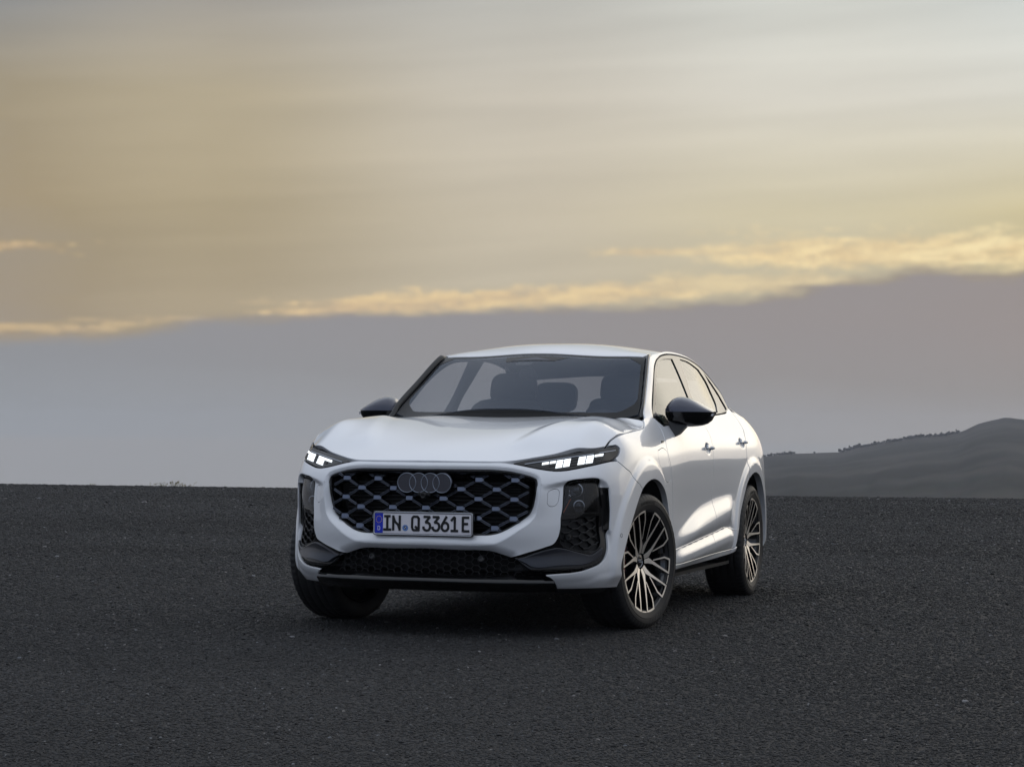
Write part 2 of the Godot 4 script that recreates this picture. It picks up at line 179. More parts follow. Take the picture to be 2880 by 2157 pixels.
func setup_view():
	var cam := Camera3D.new()
	cam.name = "camera"
	cam.position = Vector3(CAM[0], CAM[1], CAM[2])
	var yaw: float = CAM[3]
	var pitch: float = CAM[4]
	var roll: float = CAM[5]
	var f := Vector3(sin(yaw) * cos(pitch), sin(pitch), -cos(yaw) * cos(pitch))
	var r := Vector3(cos(yaw), 0, sin(yaw))
	var u := r.cross(f)
	var r2 := r * cos(roll) + u * sin(roll)
	var u2 := u * cos(roll) - r * sin(roll)
	cam.basis = Basis(r2, u2, -f)
	cam.fov = CAM[6]
	cam.near = 0.1
	cam.far = 6000.0
	add_child(cam)
	var env := Environment.new()
	env.background_mode = Environment.BG_SKY
	env.tonemap_mode = Environment.TONE_MAPPER_LINEAR
	env.tonemap_exposure = 1.0
	env.sdfgi_enabled = true
	env.ssao_enabled = true
	env.ssil_enabled = true
	var sky := Sky.new()
	var pm := PanoramaSkyMaterial.new()
	pm.panorama = sky_texture()
	sky.sky_material = pm
	env.sky = sky
	env.fog_enabled = true
	env.fog_density = 0.00022
	env.fog_light_color = Color(0.72, 0.73, 0.76)
	var we := WorldEnvironment.new()
	we.name = "world_environment"
	we.environment = env
	add_child(we)
	var sun := DirectionalLight3D.new()
	sun.name = "sun"
	sun.light_energy = 0.15
	sun.light_color = Color(1.0, 0.94, 0.85)
	sun.light_angular_distance = 50.0
	sun.shadow_enabled = true
	add_child(sun)
	sun.look_at_from_position(Vector3.ZERO, -sun_way(), Vector3.UP)


func lin(r: float, g: float, b: float) -> Vector3:
	var c := Color(r / 255.0, g / 255.0, b / 255.0).srgb_to_linear()
	return Vector3(c.r, c.g, c.b)


var sky_cols: Array = []
var sky_noise: FastNoiseLite
var sky_fine: FastNoiseLite

func table_sky(a: float, e: float) -> Vector3:
	# upper sky by azimuth (degrees right of the middle of the view) and elevation
	var ca := clampf((a + 16.0) / 8.0, 0.0, 3.9999)
	var ce := clampf(e / 3.0, 0.0, 4.9999)
	var i := int(ca)
	var j := int(ce)
	var fa := smoothstep(0.0, 1.0, ca - i)
	var fe := ce - j
	var p: Vector3 = sky_cols[j][i]
	var q: Vector3 = sky_cols[j][i + 1]
	var r: Vector3 = sky_cols[j + 1][i]
	var s: Vector3 = sky_cols[j + 1][i + 1]
	return p.lerp(q, fa).lerp(r.lerp(s, fa), fe)


func bank_sky(a: float, e: float) -> Vector3:
	var t := clampf((a + 14.0) / 28.0, 0.0, 1.0)
	var low := lin(150, 154, 159).lerp(lin(158, 155, 154), t)
	var mid := lin(142, 143, 147).lerp(lin(143, 132, 126), t)
	return low.lerp(mid, smoothstep(0.2, 3.2, e))


func bank_top(a: float) -> float:
	# elevation of the upper edge of the grey cloud bank
	var pts := BANK
	for i in pts.size() - 1:
		if a <= pts[i + 1].x or i == pts.size() - 2:
			var t: float = clampf((a - pts[i].x) / (pts[i + 1].x - pts[i].x), 0.0, 1.0)
			return lerpf(pts[i].y, pts[i + 1].y, smoothstep(0.0, 1.0, t))
	return pts[0].y


func far_sky(az: float, e: float) -> Vector3:
	# the whole dome: pale overhead, dusk blue behind, bright round the veiled sun on the right
	var d := Vector3(sin(deg_to_rad(az)) * cos(deg_to_rad(e)), sin(deg_to_rad(e)), -cos(deg_to_rad(az)) * cos(deg_to_rad(e)))
	var sd := sun_way()
	var ahead := clampf(0.5 + 0.5 * cos(deg_to_rad(az - SUN_AZ)), 0.0, 1.0)
	var rim := Vector3(0.27, 0.34, 0.48).lerp(Vector3(0.47, 0.44, 0.39), pow(ahead, 1.6))
	var c := rim.lerp(Vector3(0.80, 0.87, 0.99), smoothstep(0.0, 1.0, sin(deg_to_rad(maxf(e, 0.0))) * 1.1))
	var k := rad_to_deg(d.angle_to(sd))
	c += Vector3(0.80, 0.75, 0.63) * exp(-k * k / (2.0 * 11.0 * 11.0))
	c += Vector3(0.20, 0.18, 0.14) * exp(-k * k / (2.0 * 30.0 * 30.0))
	return c


func sun_way() -> Vector3:
	return Vector3(sin(deg_to_rad(SUN_AZ)) * cos(deg_to_rad(SUN_EL)), sin(deg_to_rad(SUN_EL)), -cos(deg_to_rad(SUN_AZ)) * cos(deg_to_rad(SUN_EL)))


func sky_at(az: float, e: float) -> Vector3:
	var a := az - VIEW_AZ
	while a > 180.0: a -= 360.0
	while a < -180.0: a += 360.0
	var wa := 1.0 - smoothstep(13.5, 30.0 if a > 0.0 else 48.0, absf(a))
	var w := wa * (1.0 - smoothstep(13.0, 38.0, e))
	var far := far_sky(az, e)
	var up := far if w <= 0.0 else far.lerp(table_sky(a, e), w)
	# the grey bank along the skyline, all the way round, thinner away from here
	var m := 1.0 - smoothstep(3.6, 6.4, e + 0.6 * sin(deg_to_rad(az * 3.0)))
	var bank := (far_sky(az, 7.0) * 0.5).lerp(Vector3(0.255, 0.26, 0.285), 0.92)
	bank = bank.lerp(bank_sky(a, e), wa)
	return up.lerp(bank, m * lerpf(0.97, 1.0, wa))


func sky_texture() -> ImageTexture:
	sky_cols = []
	for row in SKY_ROWS:
		var l := []
		for k in 5:
			l.append(lin(row[k * 3], row[k * 3 + 1], row[k * 3 + 2]))
		sky_cols.append(l)
	sky_noise = FastNoiseLite.new()
	sky_noise.seed = 11
	sky_noise.frequency = 1.0
	sky_noise.fractal_octaves = 4
	sky_fine = FastNoiseLite.new()
	sky_fine.seed = 5
	sky_fine.frequency = 1.0
	sky_fine.fractal_octaves = 5
	sky_fine.fractal_gain = 0.6
	var w := 720
	var h := 360
	var im := Image.create(w, h, false, Image.FORMAT_RGBF)
	var ground := bank_sky(-8.0, 0.0)
	for j in h:
		var e := 90.0 - (j + 0.5) / h * 180.0
		for i in w:
			var az := (i + 0.5) / w * 360.0
			var c := ground
			if e > 0.0:
				c = sky_at(az, e)
			im.set_pixel(i, j, Color(c.x, c.y, c.z))
	im.resize(4096, 2048, Image.INTERPOLATE_CUBIC)
	# the part of the dome that the lens sees, drawn finely: the bank and its lit upper edge
	var i0 := int((VIEW_AZ - 18.0 + 360.0) / 360.0 * 4096)
	var i1 := int((VIEW_AZ + 18.0 + 360.0) / 360.0 * 4096)
	var j0 := int((90.0 - 16.0) / 180.0 * 2048)
	for j in range(j0, 1026):
		var e := 90.0 - (j + 0.5) / 2048.0 * 180.0
		for i in range(i0, i1):
			var az := (i + 0.5) / 4096.0 * 360.0 - 360.0
			var c := fine_sky(az - VIEW_AZ, e) if e > 0.0 else ground
			var edge := smoothstep(13.6, 17.8, absf(az - VIEW_AZ))
			edge = maxf(edge, smoothstep(12.5, 15.5, e))
			if edge > 0.0:
				var o := im.get_pixel(i, j)
				c = c.lerp(Vector3(o.r, o.g, o.b), edge)
			im.set_pixel(i, j, Color(c.x, c.y, c.z))
	return ImageTexture.create_from_image(im)


func fine_sky(a: float, e: float) -> Vector3:
	var c := table_sky(a, maxf(e, 0.0))
	# soft long streaks high up
	var slope := e - a * 0.06
	var st := sky_noise.get_noise_2d(a * 0.035 + 3.0, slope * 0.55)
	var st2 := sky_noise.get_noise_2d(a * 0.10 - 7.0, slope * 1.6 + 20.0)
	c *= 1.0 + 0.10 * st + 0.04 * st2
	# gold veil lying on the bank
	var env: float = 0.0
	var power: float = 0.0
	for v in VEILS:
		var t: float = (a - v[0]) / (v[1] - v[0])
		if t < -0.2 or t > 1.25:
			continue
		var mid: float = lerpf(v[2], v[3], t) + 0.10 * sky_noise.get_noise_2d(a * 0.25 + v[0] * 3.0, 4.0)
		var reach: float = smoothstep(-0.15, 0.25, t) * (1.0 - smoothstep(0.72, 1.2, t) * float(v[6]))
		var d: float = (e - mid) / float(v[4])
		var k: float = exp(-d * d * 1.3) * reach
		if k > env:
			env = k
			power = v[5]
	var g := 0.0
	var warm := 0.5
	if env > 0.02:
		var bend := sky_noise.get_noise_2d(a * 0.3, e * 1.2 + 30.0) * 0.22
		var lean := e - a * 0.045 + bend
		var wisp := sky_fine.get_noise_2d(a * 0.28 + 5.0, lean * 3.2)
		var wisp2 := sky_fine.get_noise_2d(a * 0.75 - 9.0, lean * 8.0 + 3.0)
		var f := env + 0.62 * wisp + 0.26 * wisp2 - 0.03
		g = smoothstep(0.22, 0.85, f) * power
		g *= 0.86 + 0.25 * wisp2
		warm = clampf(0.5 + wisp * 1.2 + wisp2 * 0.5, 0.0, 1.0)
	g = clampf(g, 0.0, 1.0)
	var top := bank_top(a)
	var t2 := clampf((a + 14.0) / 28.0, 0.0, 1.0)
	var gold := lin(205, 178, 146).lerp(lin(236, 206, 156), warm).lerp(lin(230, 204, 156).lerp(lin(255, 236, 186), warm), t2 * t2)
	c = c.lerp(gold, g)
	# the bank itself
	var rag := sky_fine.get_noise_2d(a * 0.16, e * 1.6 + 60.0) * 0.26 + sky_fine.get_noise_2d(a * 0.8, e * 6.0) * 0.09
	var m2 := smoothstep(-0.14, 0.26, top + rag * (0.6 + 0.5 * t2) - e)
	var bank := bank_sky(a, e)
	bank *= 1.0 + 0.05 * sky_noise.get_noise_2d(a * 0.08, e * 0.35 + 9.0)
	return c.lerp(bank, m2)


# ---------------------------------------------------------------- materials

func mat(called: String, col: Color, rough: float, metal := 0.0, coat := 0.0) -> StandardMaterial3D:
	var m := StandardMaterial3D.new()
	m.resource_name = called
	m.albedo_color = col
	m.roughness = rough
	m.metallic = metal
	if coat > 0.0:
		m.clearcoat_enabled = true
		m.clearcoat = coat
		m.clearcoat_roughness = 0.02
	mats[called] = m
	return m


func glass_mat(called: String, col: Color, a: float) -> StandardMaterial3D:
	var m := mat(called, Color(col.r, col.g, col.b, a), 0.02)
	m.transparency = BaseMaterial3D.TRANSPARENCY_ALPHA
	return m


func make_materials():
	mat("paint", Color(0.89, 0.895, 0.905), 0.34, 0.0, 1.0)
	mat("gloss_black", Color(0.035, 0.035, 0.04), 0.06)
	mat("badge_plate", Color(0.30, 0.31, 0.34), 0.05, 1.0)
	mat("black_chrome", Color(0.41, 0.43, 0.48), 0.16, 1.0)
	mat("dark_trim", Color(0.06, 0.062, 0.07), 0.45)
	mat("pocket", Color(0.19, 0.21, 0.26), 0.4)
	mat("printed_border", Color(0.03, 0.032, 0.04), 0.25).metallic_specular = 0.3
	mat("soft_black", Color(0.05, 0.05, 0.055), 0.7)
	mat("blackest", Color(0.02, 0.02, 0.022), 0.9)
	mat("winglet", Color(0.13, 0.14, 0.17), 0.28, 0.5, 0.6)
	mat("mirror_cap", Color(0.17, 0.18, 0.25), 0.25, 0.3, 1.0)
	mat("rubber", Color(0.10, 0.10, 0.105), 0.62)
	mat("machined", Color(0.91, 0.895, 0.875), 0.38, 1.0)
	mat("rim_black", Color(0.04, 0.042, 0.05), 0.1, 0.0, 0.8)
	mat("barrel", Color(0.10, 0.105, 0.12), 0.3, 0.6)
	mat("disc", Color(0.35, 0.35, 0.36), 0.4, 1.0)
	mat("caliper", Color(0.55, 0.04, 0.05), 0.35, 0.0, 0.6)
	mat("chrome", Color(0.75, 0.77, 0.8), 0.12, 1.0)
	mat("badge_ring", Color(0.60, 0.63, 0.68), 0.3, 0.8)
	mat("handle_paint", Color(0.62, 0.66, 0.72), 0.25, 0.2, 1.0)
	mat("plate_white", Color(0.85, 0.84, 0.86), 0.4)
	mat("plate_black", Color(0.02, 0.02, 0.02), 0.4)
	mat("plate_blue", Color(0.06, 0.17, 0.72), 0.4)
	mat("plate_gold", Color(0.85, 0.70, 0.12), 0.5)
	mat("seal_blue", Color(0.36, 0.50, 0.72), 0.4)
	mat("amber", Color(0.75, 0.35, 0.08), 0.3)
	mat("seat", Color(0.07, 0.07, 0.08), 0.8)
	mat("liner", Color(0.10, 0.105, 0.115), 0.9)
	mat("dash", Color(0.06, 0.06, 0.068), 0.6)
	var led := mat("led", Color(0.9, 0.9, 0.9), 0.3)
	led.emission_enabled = true
	led.emission = Color(0.95, 0.98, 1.0)
	led.emission_energy_multiplier = 1.15
	var dim := mat("light_bar", Color(0.5, 0.52, 0.56), 0.25, 0.3)
	dim.clearcoat_enabled = true
	glass_mat("windscreen", Color(0.26, 0.33, 0.42), 0.36).metallic_specular = 0.36
	glass_mat("side_glass", Color(0.28, 0.36, 0.30), 0.3)
	glass_mat("dark_glass", Color(0.05, 0.05, 0.06), 0.5)
	glass_mat("lamp_glass", Color(0.02, 0.02, 0.02), 0.35)


# ---------------------------------------------------------------- body surfaces

func setup_surfaces():
	var n := BX.size()
	var nrm := []
	for i in n:
		var p := Vector2(BX[i - 1], BZ[i - 1]) if i > 0 else Vector2(-BX[1], BZ[1])
		var q := Vector2(BX[i + 1], BZ[i + 1]) if i < n - 1 else Vector2(-BX[n - 2], BZ[n - 2])
		var t := (q - p).normalized()
		nrm.append(Vector2(-t.y, t.x))
	for i in n:
		var rx := PackedFloat64Array()
		var rz := PackedFloat64Array()
		for j in 16:
			var d: float = OFFSETS[i][j] * 0.001
			rx.append(0.0 if i == 0 or i == n - 1 else BX[i] + nrm[i].x * d)
			rz.append(BZ[i] + nrm[i].y * d)
		net_x.append(rx)
		net_z.append(rz)
	var last := Vector2.ZERO
	var acc := 0.0
	for k in (n - 1) * 20 + 1:
		var u := k / 20.0
		var p := plan_point(u)
		var q := plan_point(u + 0.01) - plan_point(u - 0.01)
		q = q.normalized()
		tab_nx.append(-q.y)
		tab_nz.append(q.x)
		if k > 0:
			acc += p.distance_to(last)
		last = p
		tab_s.append(acc)
	total_s = acc
	grille_line = full_outline("grille")
	crease_line = full_outline("grille_crease")
	recess_line = open_line("recess")
	intake_line = open_line("intake")
	low_line = open_line("lowcrease")


func bs(t: float) -> PackedFloat64Array:
	var m := 1.0 - t
	return PackedFloat64Array([m * m * m / 6.0, (3.0 * t * t * t - 6.0 * t * t + 4.0) / 6.0, (-3.0 * t * t * t + 3.0 * t * t + 3.0 * t + 1.0) / 6.0, t * t * t / 6.0])


func plan_point(u: float) -> Vector2:
	var n := BX.size()
	var i := clampi(floori(u), -2, n)
	var a := bs(u - i)
	var r := Vector2.ZERO
	for p in 4:
		var k := i - 1 + p
		var sg := 1.0
		if k < 0:
			k = -k
			sg = -1.0
		if k > n - 1:
			k = 2 * (n - 1) - k
			sg = -sg
		r += Vector2(BX[k] * sg, BZ[k]) * a[p]
	return r


func u_of(s: float) -> float:
	var t := absf(s)
	var over := t > total_s
	if over:
		t = 2.0 * total_s - t
	var lo := tab_s.bsearch(t) - 1
	lo = clampi(lo, 0, tab_s.size() - 2)
	var u := (lo + (t - tab_s[lo]) / (tab_s[lo + 1] - tab_s[lo])) / 20.0
	if over:
		u = 2.0 * (BX.size() - 1) - u
	return u if s >= 0.0 else -u


func body(s: float, y: float) -> Vector3:
	var n := BX.size()
	var u := u_of(s)
	var i := floori(u)
	var a := bs(u - i)
	var v := (y - 0.1) * 10.0
	var j := clampi(floori(v), 1, 13)
	var b := bs(v - j)
	var x := 0.0
	var z := 0.0
	for p in 4:
		var k := i - 1 + p
		var sg := 1.0
		if k < 0:
			k = -k
			sg = -1.0
		if k > n - 1:
			k = 2 * (n - 1) - k
			sg = -sg
		var rx: PackedFloat64Array = net_x[k]
		var rz: PackedFloat64Array = net_z[k]
		x += a[p] * sg * (rx[j - 1] * b[0] + rx[j] * b[1] + rx[j + 1] * b[2] + rx[j + 2] * b[3])
		z += a[p] * (rz[j - 1] * b[0] + rz[j] * b[1] + rz[j + 1] * b[2] + rz[j + 2] * b[3])
	var d := relief(absf(s), y, z)
	if d != 0.0:
		var t := absf(u) * 20.0
		var m := int(t)
		if m > tab_nx.size() - 2:
			m = tab_nx.size() - 2
		var f := t - m
		x += signf(s) * lerpf(tab_nx[m], tab_nx[m + 1], f) * d
		z += lerpf(tab_nz[m], tab_nz[m + 1], f) * d
	return Vector3(x, y, z)


func line_dist(line: PackedVector2Array, p: Vector2, closed: bool) -> float:
	var best := 1e9
	var n := line.size()
	for i in (n if closed else n - 1):
		var a := line[i]
		var ab := line[(i + 1) % n] - a
		var t := clampf((p - a).dot(ab) / maxf(ab.length_squared(), 1e-12), 0.0, 1.0)
		best = minf(best, (a + ab * t).distance_squared_to(p))
	return sqrt(best)


func line_side(line: PackedVector2Array, p: Vector2) -> float:
	# distance to an open line, positive on its right-hand side
	var best := 1e9
	var side := 1.0
	for i in line.size() - 1:
		var a := line[i]
		var ab := line[i + 1] - a
		var t := clampf((p - a).dot(ab) / maxf(ab.length_squared(), 1e-12), 0.0, 1.0)
		var d := (a + ab * t).distance_squared_to(p)
		if d < best:
			best = d
			side = -signf(ab.cross(p - a))
	return sqrt(best) * side


func relief(s: float, y: float, z: float) -> float:
	var d := 0.0
	if s < 1.3:
		if s < 0.50 and y < 0.50:
			var e2 := line_dist(intake_line, Vector2(s, y), false)
			if e2 < 0.045:
				d -= 0.030 * pow(1.0 - e2 / 0.045, 2.0)
		if s > 0.7 and y < 0.42:
			var cut := line_side(low_line, Vector2(s, y))
			if cut > 0.0 and cut < 0.2:
				d += 0.007 * smoothstep(0.0, 0.040, cut)
		if s > 0.5 and y > 0.3 and y < 0.86:
			var e := line_side(recess_line, Vector2(s, y))
			if e > 0.0:
				var fade := 1.0 - smoothstep(0.03, 0.22, e)
				fade *= smoothstep(0.58, 0.72, s) * smoothstep(0.40, 0.56, y)
				d -= 0.021 * smoothstep(0.0, 0.030, e) * fade
	if s > 0.9 and s < 4.9:
		for k in 2:
			var zc := -0.015 if k == 0 else -2.69
			var ro := 0.545 if k == 0 else 0.535
			var r := Vector2(z - zc, y - 0.356).length()
			if r < ro + 0.008:
				var w := clampf((ro + 0.008 - r) / 0.060, 0.0, 1.0)
				d += 0.016 * w * w * w * (w * (w * 6.0 - 15.0) + 10.0) * smoothstep(0.25, 0.33, y)
	if s > 1.95 and s < 4.0 and y < 0.75:
		# the blade over the sill and the sill's own edge
		var t := clampf((-0.62 - z) / 1.5, 0.0, 1.0)
		var crest := lerpf(0.425, 0.575, t)
		var step := lerpf(0.375, 0.462, clampf((-0.62 - z) / 1.36, 0.0, 1.0)) - 0.028 * smoothstep(-2.0, -2.25, z)
		var amp := 0.030 * smoothstep(-0.60, -1.15, z) * (1.0 - smoothstep(-1.95, -2.22, z))
		var wide := lerpf(0.05, 0.13, smoothstep(-0.6, -1.4, z)) * lerpf(1.0, 0.75, smoothstep(-1.6, -2.2, z))
		if y > crest:
			d += amp * (1.0 - smoothstep(0.0, 1.0, (y - crest) / wide))
		else:
			var k := 1.0 - clampf((y - step) / maxf(crest - step, 0.01), 0.0, 1.0)
			d += amp * (1.0 - k * k)
		var low := step - y
		var amp2 := 0.020 * smoothstep(-0.55, -0.85, z) * (1.0 - smoothstep(-2.08, -2.18, z))
		if low > 0.0:
			d += amp2 * smoothstep(-0.01, 0.060, low) * (1.0 - smoothstep(0.075, 0.15, low))
	if s > 2.8 and s < 4.2 and y > 0.86 and y < 1.05:
		for h in HANDLES:
			var q: Vector2 = Vector2((s - h.x) / 0.075, (y - h.y) / 0.036)
			d -= 0.022 * (1.0 - smoothstep(0.35, 1.0, q.length()))
	return d


func sheet(net: Array, x: float, z: float, z0: float) -> float:
	var v := absf(x) * 10.0
	var i := mini(floori(v), net.size() - 3)
	var a := bs(v - i)
	var w := (z - z0) / 0.15
	var j := clampi(floori(w), 1, net[0].size() - 3)
	var b := bs(w - j)
	var y := 0.0
	for p in 4:
		var r: Array = net[absi(i - 1 + p)]
		y += a[p] * (r[j - 1] * b[0] + r[j] * b[1] + r[j + 1] * b[2] + r[j + 2] * b[3])
	return y * 0.0001


func hood_y(x: float, z: float) -> float:
	var y := sheet(HOOD_NET, x, z, -0.9)
	# raised shoulders outside two soft creases that draw together towards the front
	var edge := lerpf(0.385, 0.63, clampf((0.66 - z) / 0.98, 0.0, 1.0))
	var amp := 0.017 * smoothstep(0.74, 0.54, z)
	var t := (absf(x) - edge) / 0.045
	y += amp * smoothstep(-1.0, 1.0, t) * (1.0 - smoothstep(0.68, 0.79, absf(x)))
	return y


func roof_y(x: float, z: float) -> float:
	return sheet(ROOF_NET, x, z, -3.7)


func at(chart: int, a: float, b: float) -> Vector3:
	match chart:
		0: return body(a, b)
		1: return Vector3(a, hood_y(a, b), b)
		_: return Vector3(a, roof_y(a, b), b)


func with_normal(chart: int, a: float, b: float, off := 0.0) -> Array:
	var h := 0.0025
	var p := at(chart, a, b)
	var da := at(chart, a + h, b) - at(chart, a - h, b)
	var db := at(chart, a, b + h) - at(chart, a, b - h)
	var n := da.cross(db).normalized() if chart == 0 else db.cross(da).normalized()
	return [p + n * off, n]


# ---------------------------------------------------------------- mesh building

class MB:
	var v := PackedVector3Array()
	var n := PackedVector3Array()
	var uv := PackedVector2Array()
	var idx := PackedInt32Array()

	func vert(p: Vector3, nn: Vector3, t := Vector2.ZERO) -> int:
		v.append(p)
		n.append(nn)
		uv.append(t)
		return v.size() - 1

	func tri(a: int, b: int, c: int):
		# wound clockwise seen from the side its normals point to
		var g := (v[b] - v[a]).cross(v[c] - v[a])
		if g.dot(n[a] + n[b] + n[c]) > 0.0:
			idx.append_array([a, c, b])
		else:
			idx.append_array([a, b, c])

	func flat_tri(p: Vector3, q: Vector3, r: Vector3, want := Vector3.ZERO):
		var g := (q - p).cross(r - p).normalized()
		if want != Vector3.ZERO and g.dot(want) < 0.0:
			g = -g
		var a := vert(p, g)
		var b := vert(q, g)
		var c := vert(r, g)
		tri(a, b, c)

	func flat_quad(p: Vector3, q: Vector3, r: Vector3, s: Vector3, want := Vector3.ZERO):
		var g := (r - p).cross(s - q).normalized()
		if want != Vector3.ZERO and g.dot(want) < 0.0:
			g = -g
		var a := vert(p, g, Vector2(0, 0))
		var b := vert(q, g, Vector2(1, 0))
		var c := vert(r, g, Vector2(1, 1))
		var d := vert(s, g, Vector2(0, 1))
		tri(a, b, c)
		tri(a, c, d)

	func box(c: Vector3, half: Vector3, basis := Basis.IDENTITY, bevel := 0.0):
		# a box with chamfered edges
		var e := minf(bevel, minf(half.x, minf(half.y, half.z)) * 0.9)
		var ax := [basis.x, basis.y, basis.z]
		var hf := [half.x, half.y, half.z]
		for k in 3:
			for sg in [-1.0, 1.0]:
				var u: int = (k + 1) % 3
				var w: int = (k + 2) % 3
				var o: Vector3 = c + ax[k] * (hf[k] * sg)
				var du: Vector3 = ax[u] * (hf[u] - e)
				var dw: Vector3 = ax[w] * (hf[w] - e)
				flat_quad(o - du - dw, o + du - dw, o + du + dw, o - du + dw, ax[k] * sg)
		if e <= 0.0:
			return
		for k in 3:
			var u: int = (k + 1) % 3
			var w: int = (k + 2) % 3
			var dk: Vector3 = ax[k] * (hf[k] - e)
			for s1 in [-1.0, 1.0]:
				for s2 in [-1.0, 1.0]:
					var p: Vector3 = c + ax[u] * (hf[u] * s1) + ax[w] * ((hf[w] - e) * s2)
					var q: Vector3 = c + ax[u] * ((hf[u] - e) * s1) + ax[w] * (hf[w] * s2)
					flat_quad(p - dk, p + dk, q + dk, q - dk, ax[u] * s1 + ax[w] * s2)
		for s0 in [-1.0, 1.0]:
			for s1 in [-1.0, 1.0]:
				for s2 in [-1.0, 1.0]:
					var o := c
					var x: Vector3 = basis.x * s0
					var y: Vector3 = basis.y * s1
					var z: Vector3 = basis.z * s2
					var i := Vector3(half.x - e, half.y - e, half.z - e)
					flat_tri(o + x * half.x + y * i.y + z * i.z, o + x * i.x + y * half.y + z * i.z, o + x * i.x + y * i.y + z * half.z, x + y + z)

	func tube(path: PackedVector3Array, r: float, sides := 8, closed := false):
		var m := path.size()
		var rings := []
		var up := Vector3.UP
		for i in m:
			var p := path[(i - 1 + m) % m] if closed or i > 0 else path[i]
			var q := path[(i + 1) % m] if closed or i < m - 1 else path[i]
			var t := (q - p).normalized()
			if absf(t.dot(up)) > 0.95:
				up = Vector3.RIGHT if absf(t.x) < 0.9 else Vector3.FORWARD
			var a := t.cross(up).normalized()
			var b := a.cross(t)
			up = b
			var ring := []
			for k in sides:
				var w := TAU * k / sides
				var d := a * cos(w) + b * sin(w)
				ring.append(vert(path[i] + d * r, d))
			rings.append(ring)
		for i in (m if closed else m - 1):
			var x: Array = rings[i]
			var y: Array = rings[(i + 1) % m]
			for k in sides:
				var l := (k + 1) % sides
				tri(x[k], x[l], y[l])
				tri(x[k], y[l], y[k])
		if not closed:
			for e in [0, m - 1]:
				var ring: Array = rings[e]
				var out := (path[0] - path[1]) if e == 0 else (path[m - 1] - path[m - 2])
				for k in range(1, sides - 1):
					flat_tri(v[ring[0]], v[ring[k]], v[ring[k + 1]], out)

	func grid(rows: Array, closed_u := false, closed_v := false, want := Vector3.ZERO):
		# rows of points joined to a smooth skin; normals from neighbours
		var h := rows.size()
		var w: int = rows[0].size()
		var id := []
		for j in h:
			var l := PackedInt32Array()
			for i in w:
				var p0: Vector3 = rows[j][(i - 1 + w) % w if closed_u else maxi(i - 1, 0)]
				var p1: Vector3 = rows[j][(i + 1) % w if closed_u else mini(i + 1, w - 1)]
				var q0: Vector3 = rows[(j - 1 + h) % h if closed_v else maxi(j - 1, 0)][i]
				var q1: Vector3 = rows[(j + 1) % h if closed_v else mini(j + 1, h - 1)][i]
				var nn := (p1 - p0).cross(q1 - q0)
				if nn.length_squared() < 1e-16:
					nn = want if want != Vector3.ZERO else Vector3.UP
				l.append(vert(rows[j][i], nn.normalized(), Vector2(float(i) / w, float(j) / h)))
			id.append(l)
		if want != Vector3.ZERO:
			var sum := 0.0
			for l in id:
				for k in l:
					sum += n[k].dot(want)
			if sum < 0.0:
				for l in id:
					for k in l:
						n[k] = -n[k]
		for j in (h if closed_v else h - 1):
			for i in (w if closed_u else w - 1):
				var a: int = id[j][i]
				var b: int = id[j][(i + 1) % w]
				var c: int = id[(j + 1) % h][(i + 1) % w]
				var d: int = id[(j + 1) % h][i]
				tri(a, b, c)
				tri(a, c, d)

	func outward(c: Vector3):
		# turn the whole skin so that it faces away from c
		var sum := 0.0
		for i in v.size():
			sum += n[i].dot((v[i] - c).normalized())
		if sum < 0.0:
			for i in n.size():
				n[i] = -n[i]
			for t in range(0, idx.size(), 3):
				var k := idx[t + 1]
				idx[t + 1] = idx[t + 2]
				idx[t + 2] = k

	func mirrored() -> MB:
		var m := MB.new()
		m.v = v.duplicate()
		m.n = n.duplicate()
		m.uv = uv.duplicate()
		m.idx = idx.duplicate()
		for i in m.v.size():
			m.v[i].x = -m.v[i].x
			m.n[i].x = -m.n[i].x
		for t in range(0, m.idx.size(), 3):
			var k := m.idx[t + 1]
			m.idx[t + 1] = m.idx[t + 2]
			m.idx[t + 2] = k
		return m

	func add(o: MB, t := Transform3D.IDENTITY):
		var base := v.size()
		for i in o.v.size():
			v.append(t * o.v[i])
			n.append((t.basis * o.n[i]).normalized())
		uv.append_array(o.uv)
		for k in o.idx:
			idx.append(base + k)

	func mesh() -> ArrayMesh:
		var arr := []
		arr.resize(Mesh.ARRAY_MAX)
		arr[Mesh.ARRAY_VERTEX] = v
		arr[Mesh.ARRAY_NORMAL] = n
		arr[Mesh.ARRAY_TEX_UV] = uv
		arr[Mesh.ARRAY_INDEX] = idx
		var am := ArrayMesh.new()
		am.add_surface_from_arrays(Mesh.PRIMITIVE_TRIANGLES, arr)
		return am


func put(called: String, mb: MB, material: String, parent: Node) -> MeshInstance3D:
	var o := MeshInstance3D.new()
	o.name = called
	o.mesh = mb.mesh()
	o.material_override = null
	o.mesh.surface_set_material(0, mats[material])
	parent.add_child(o, true)
	return o


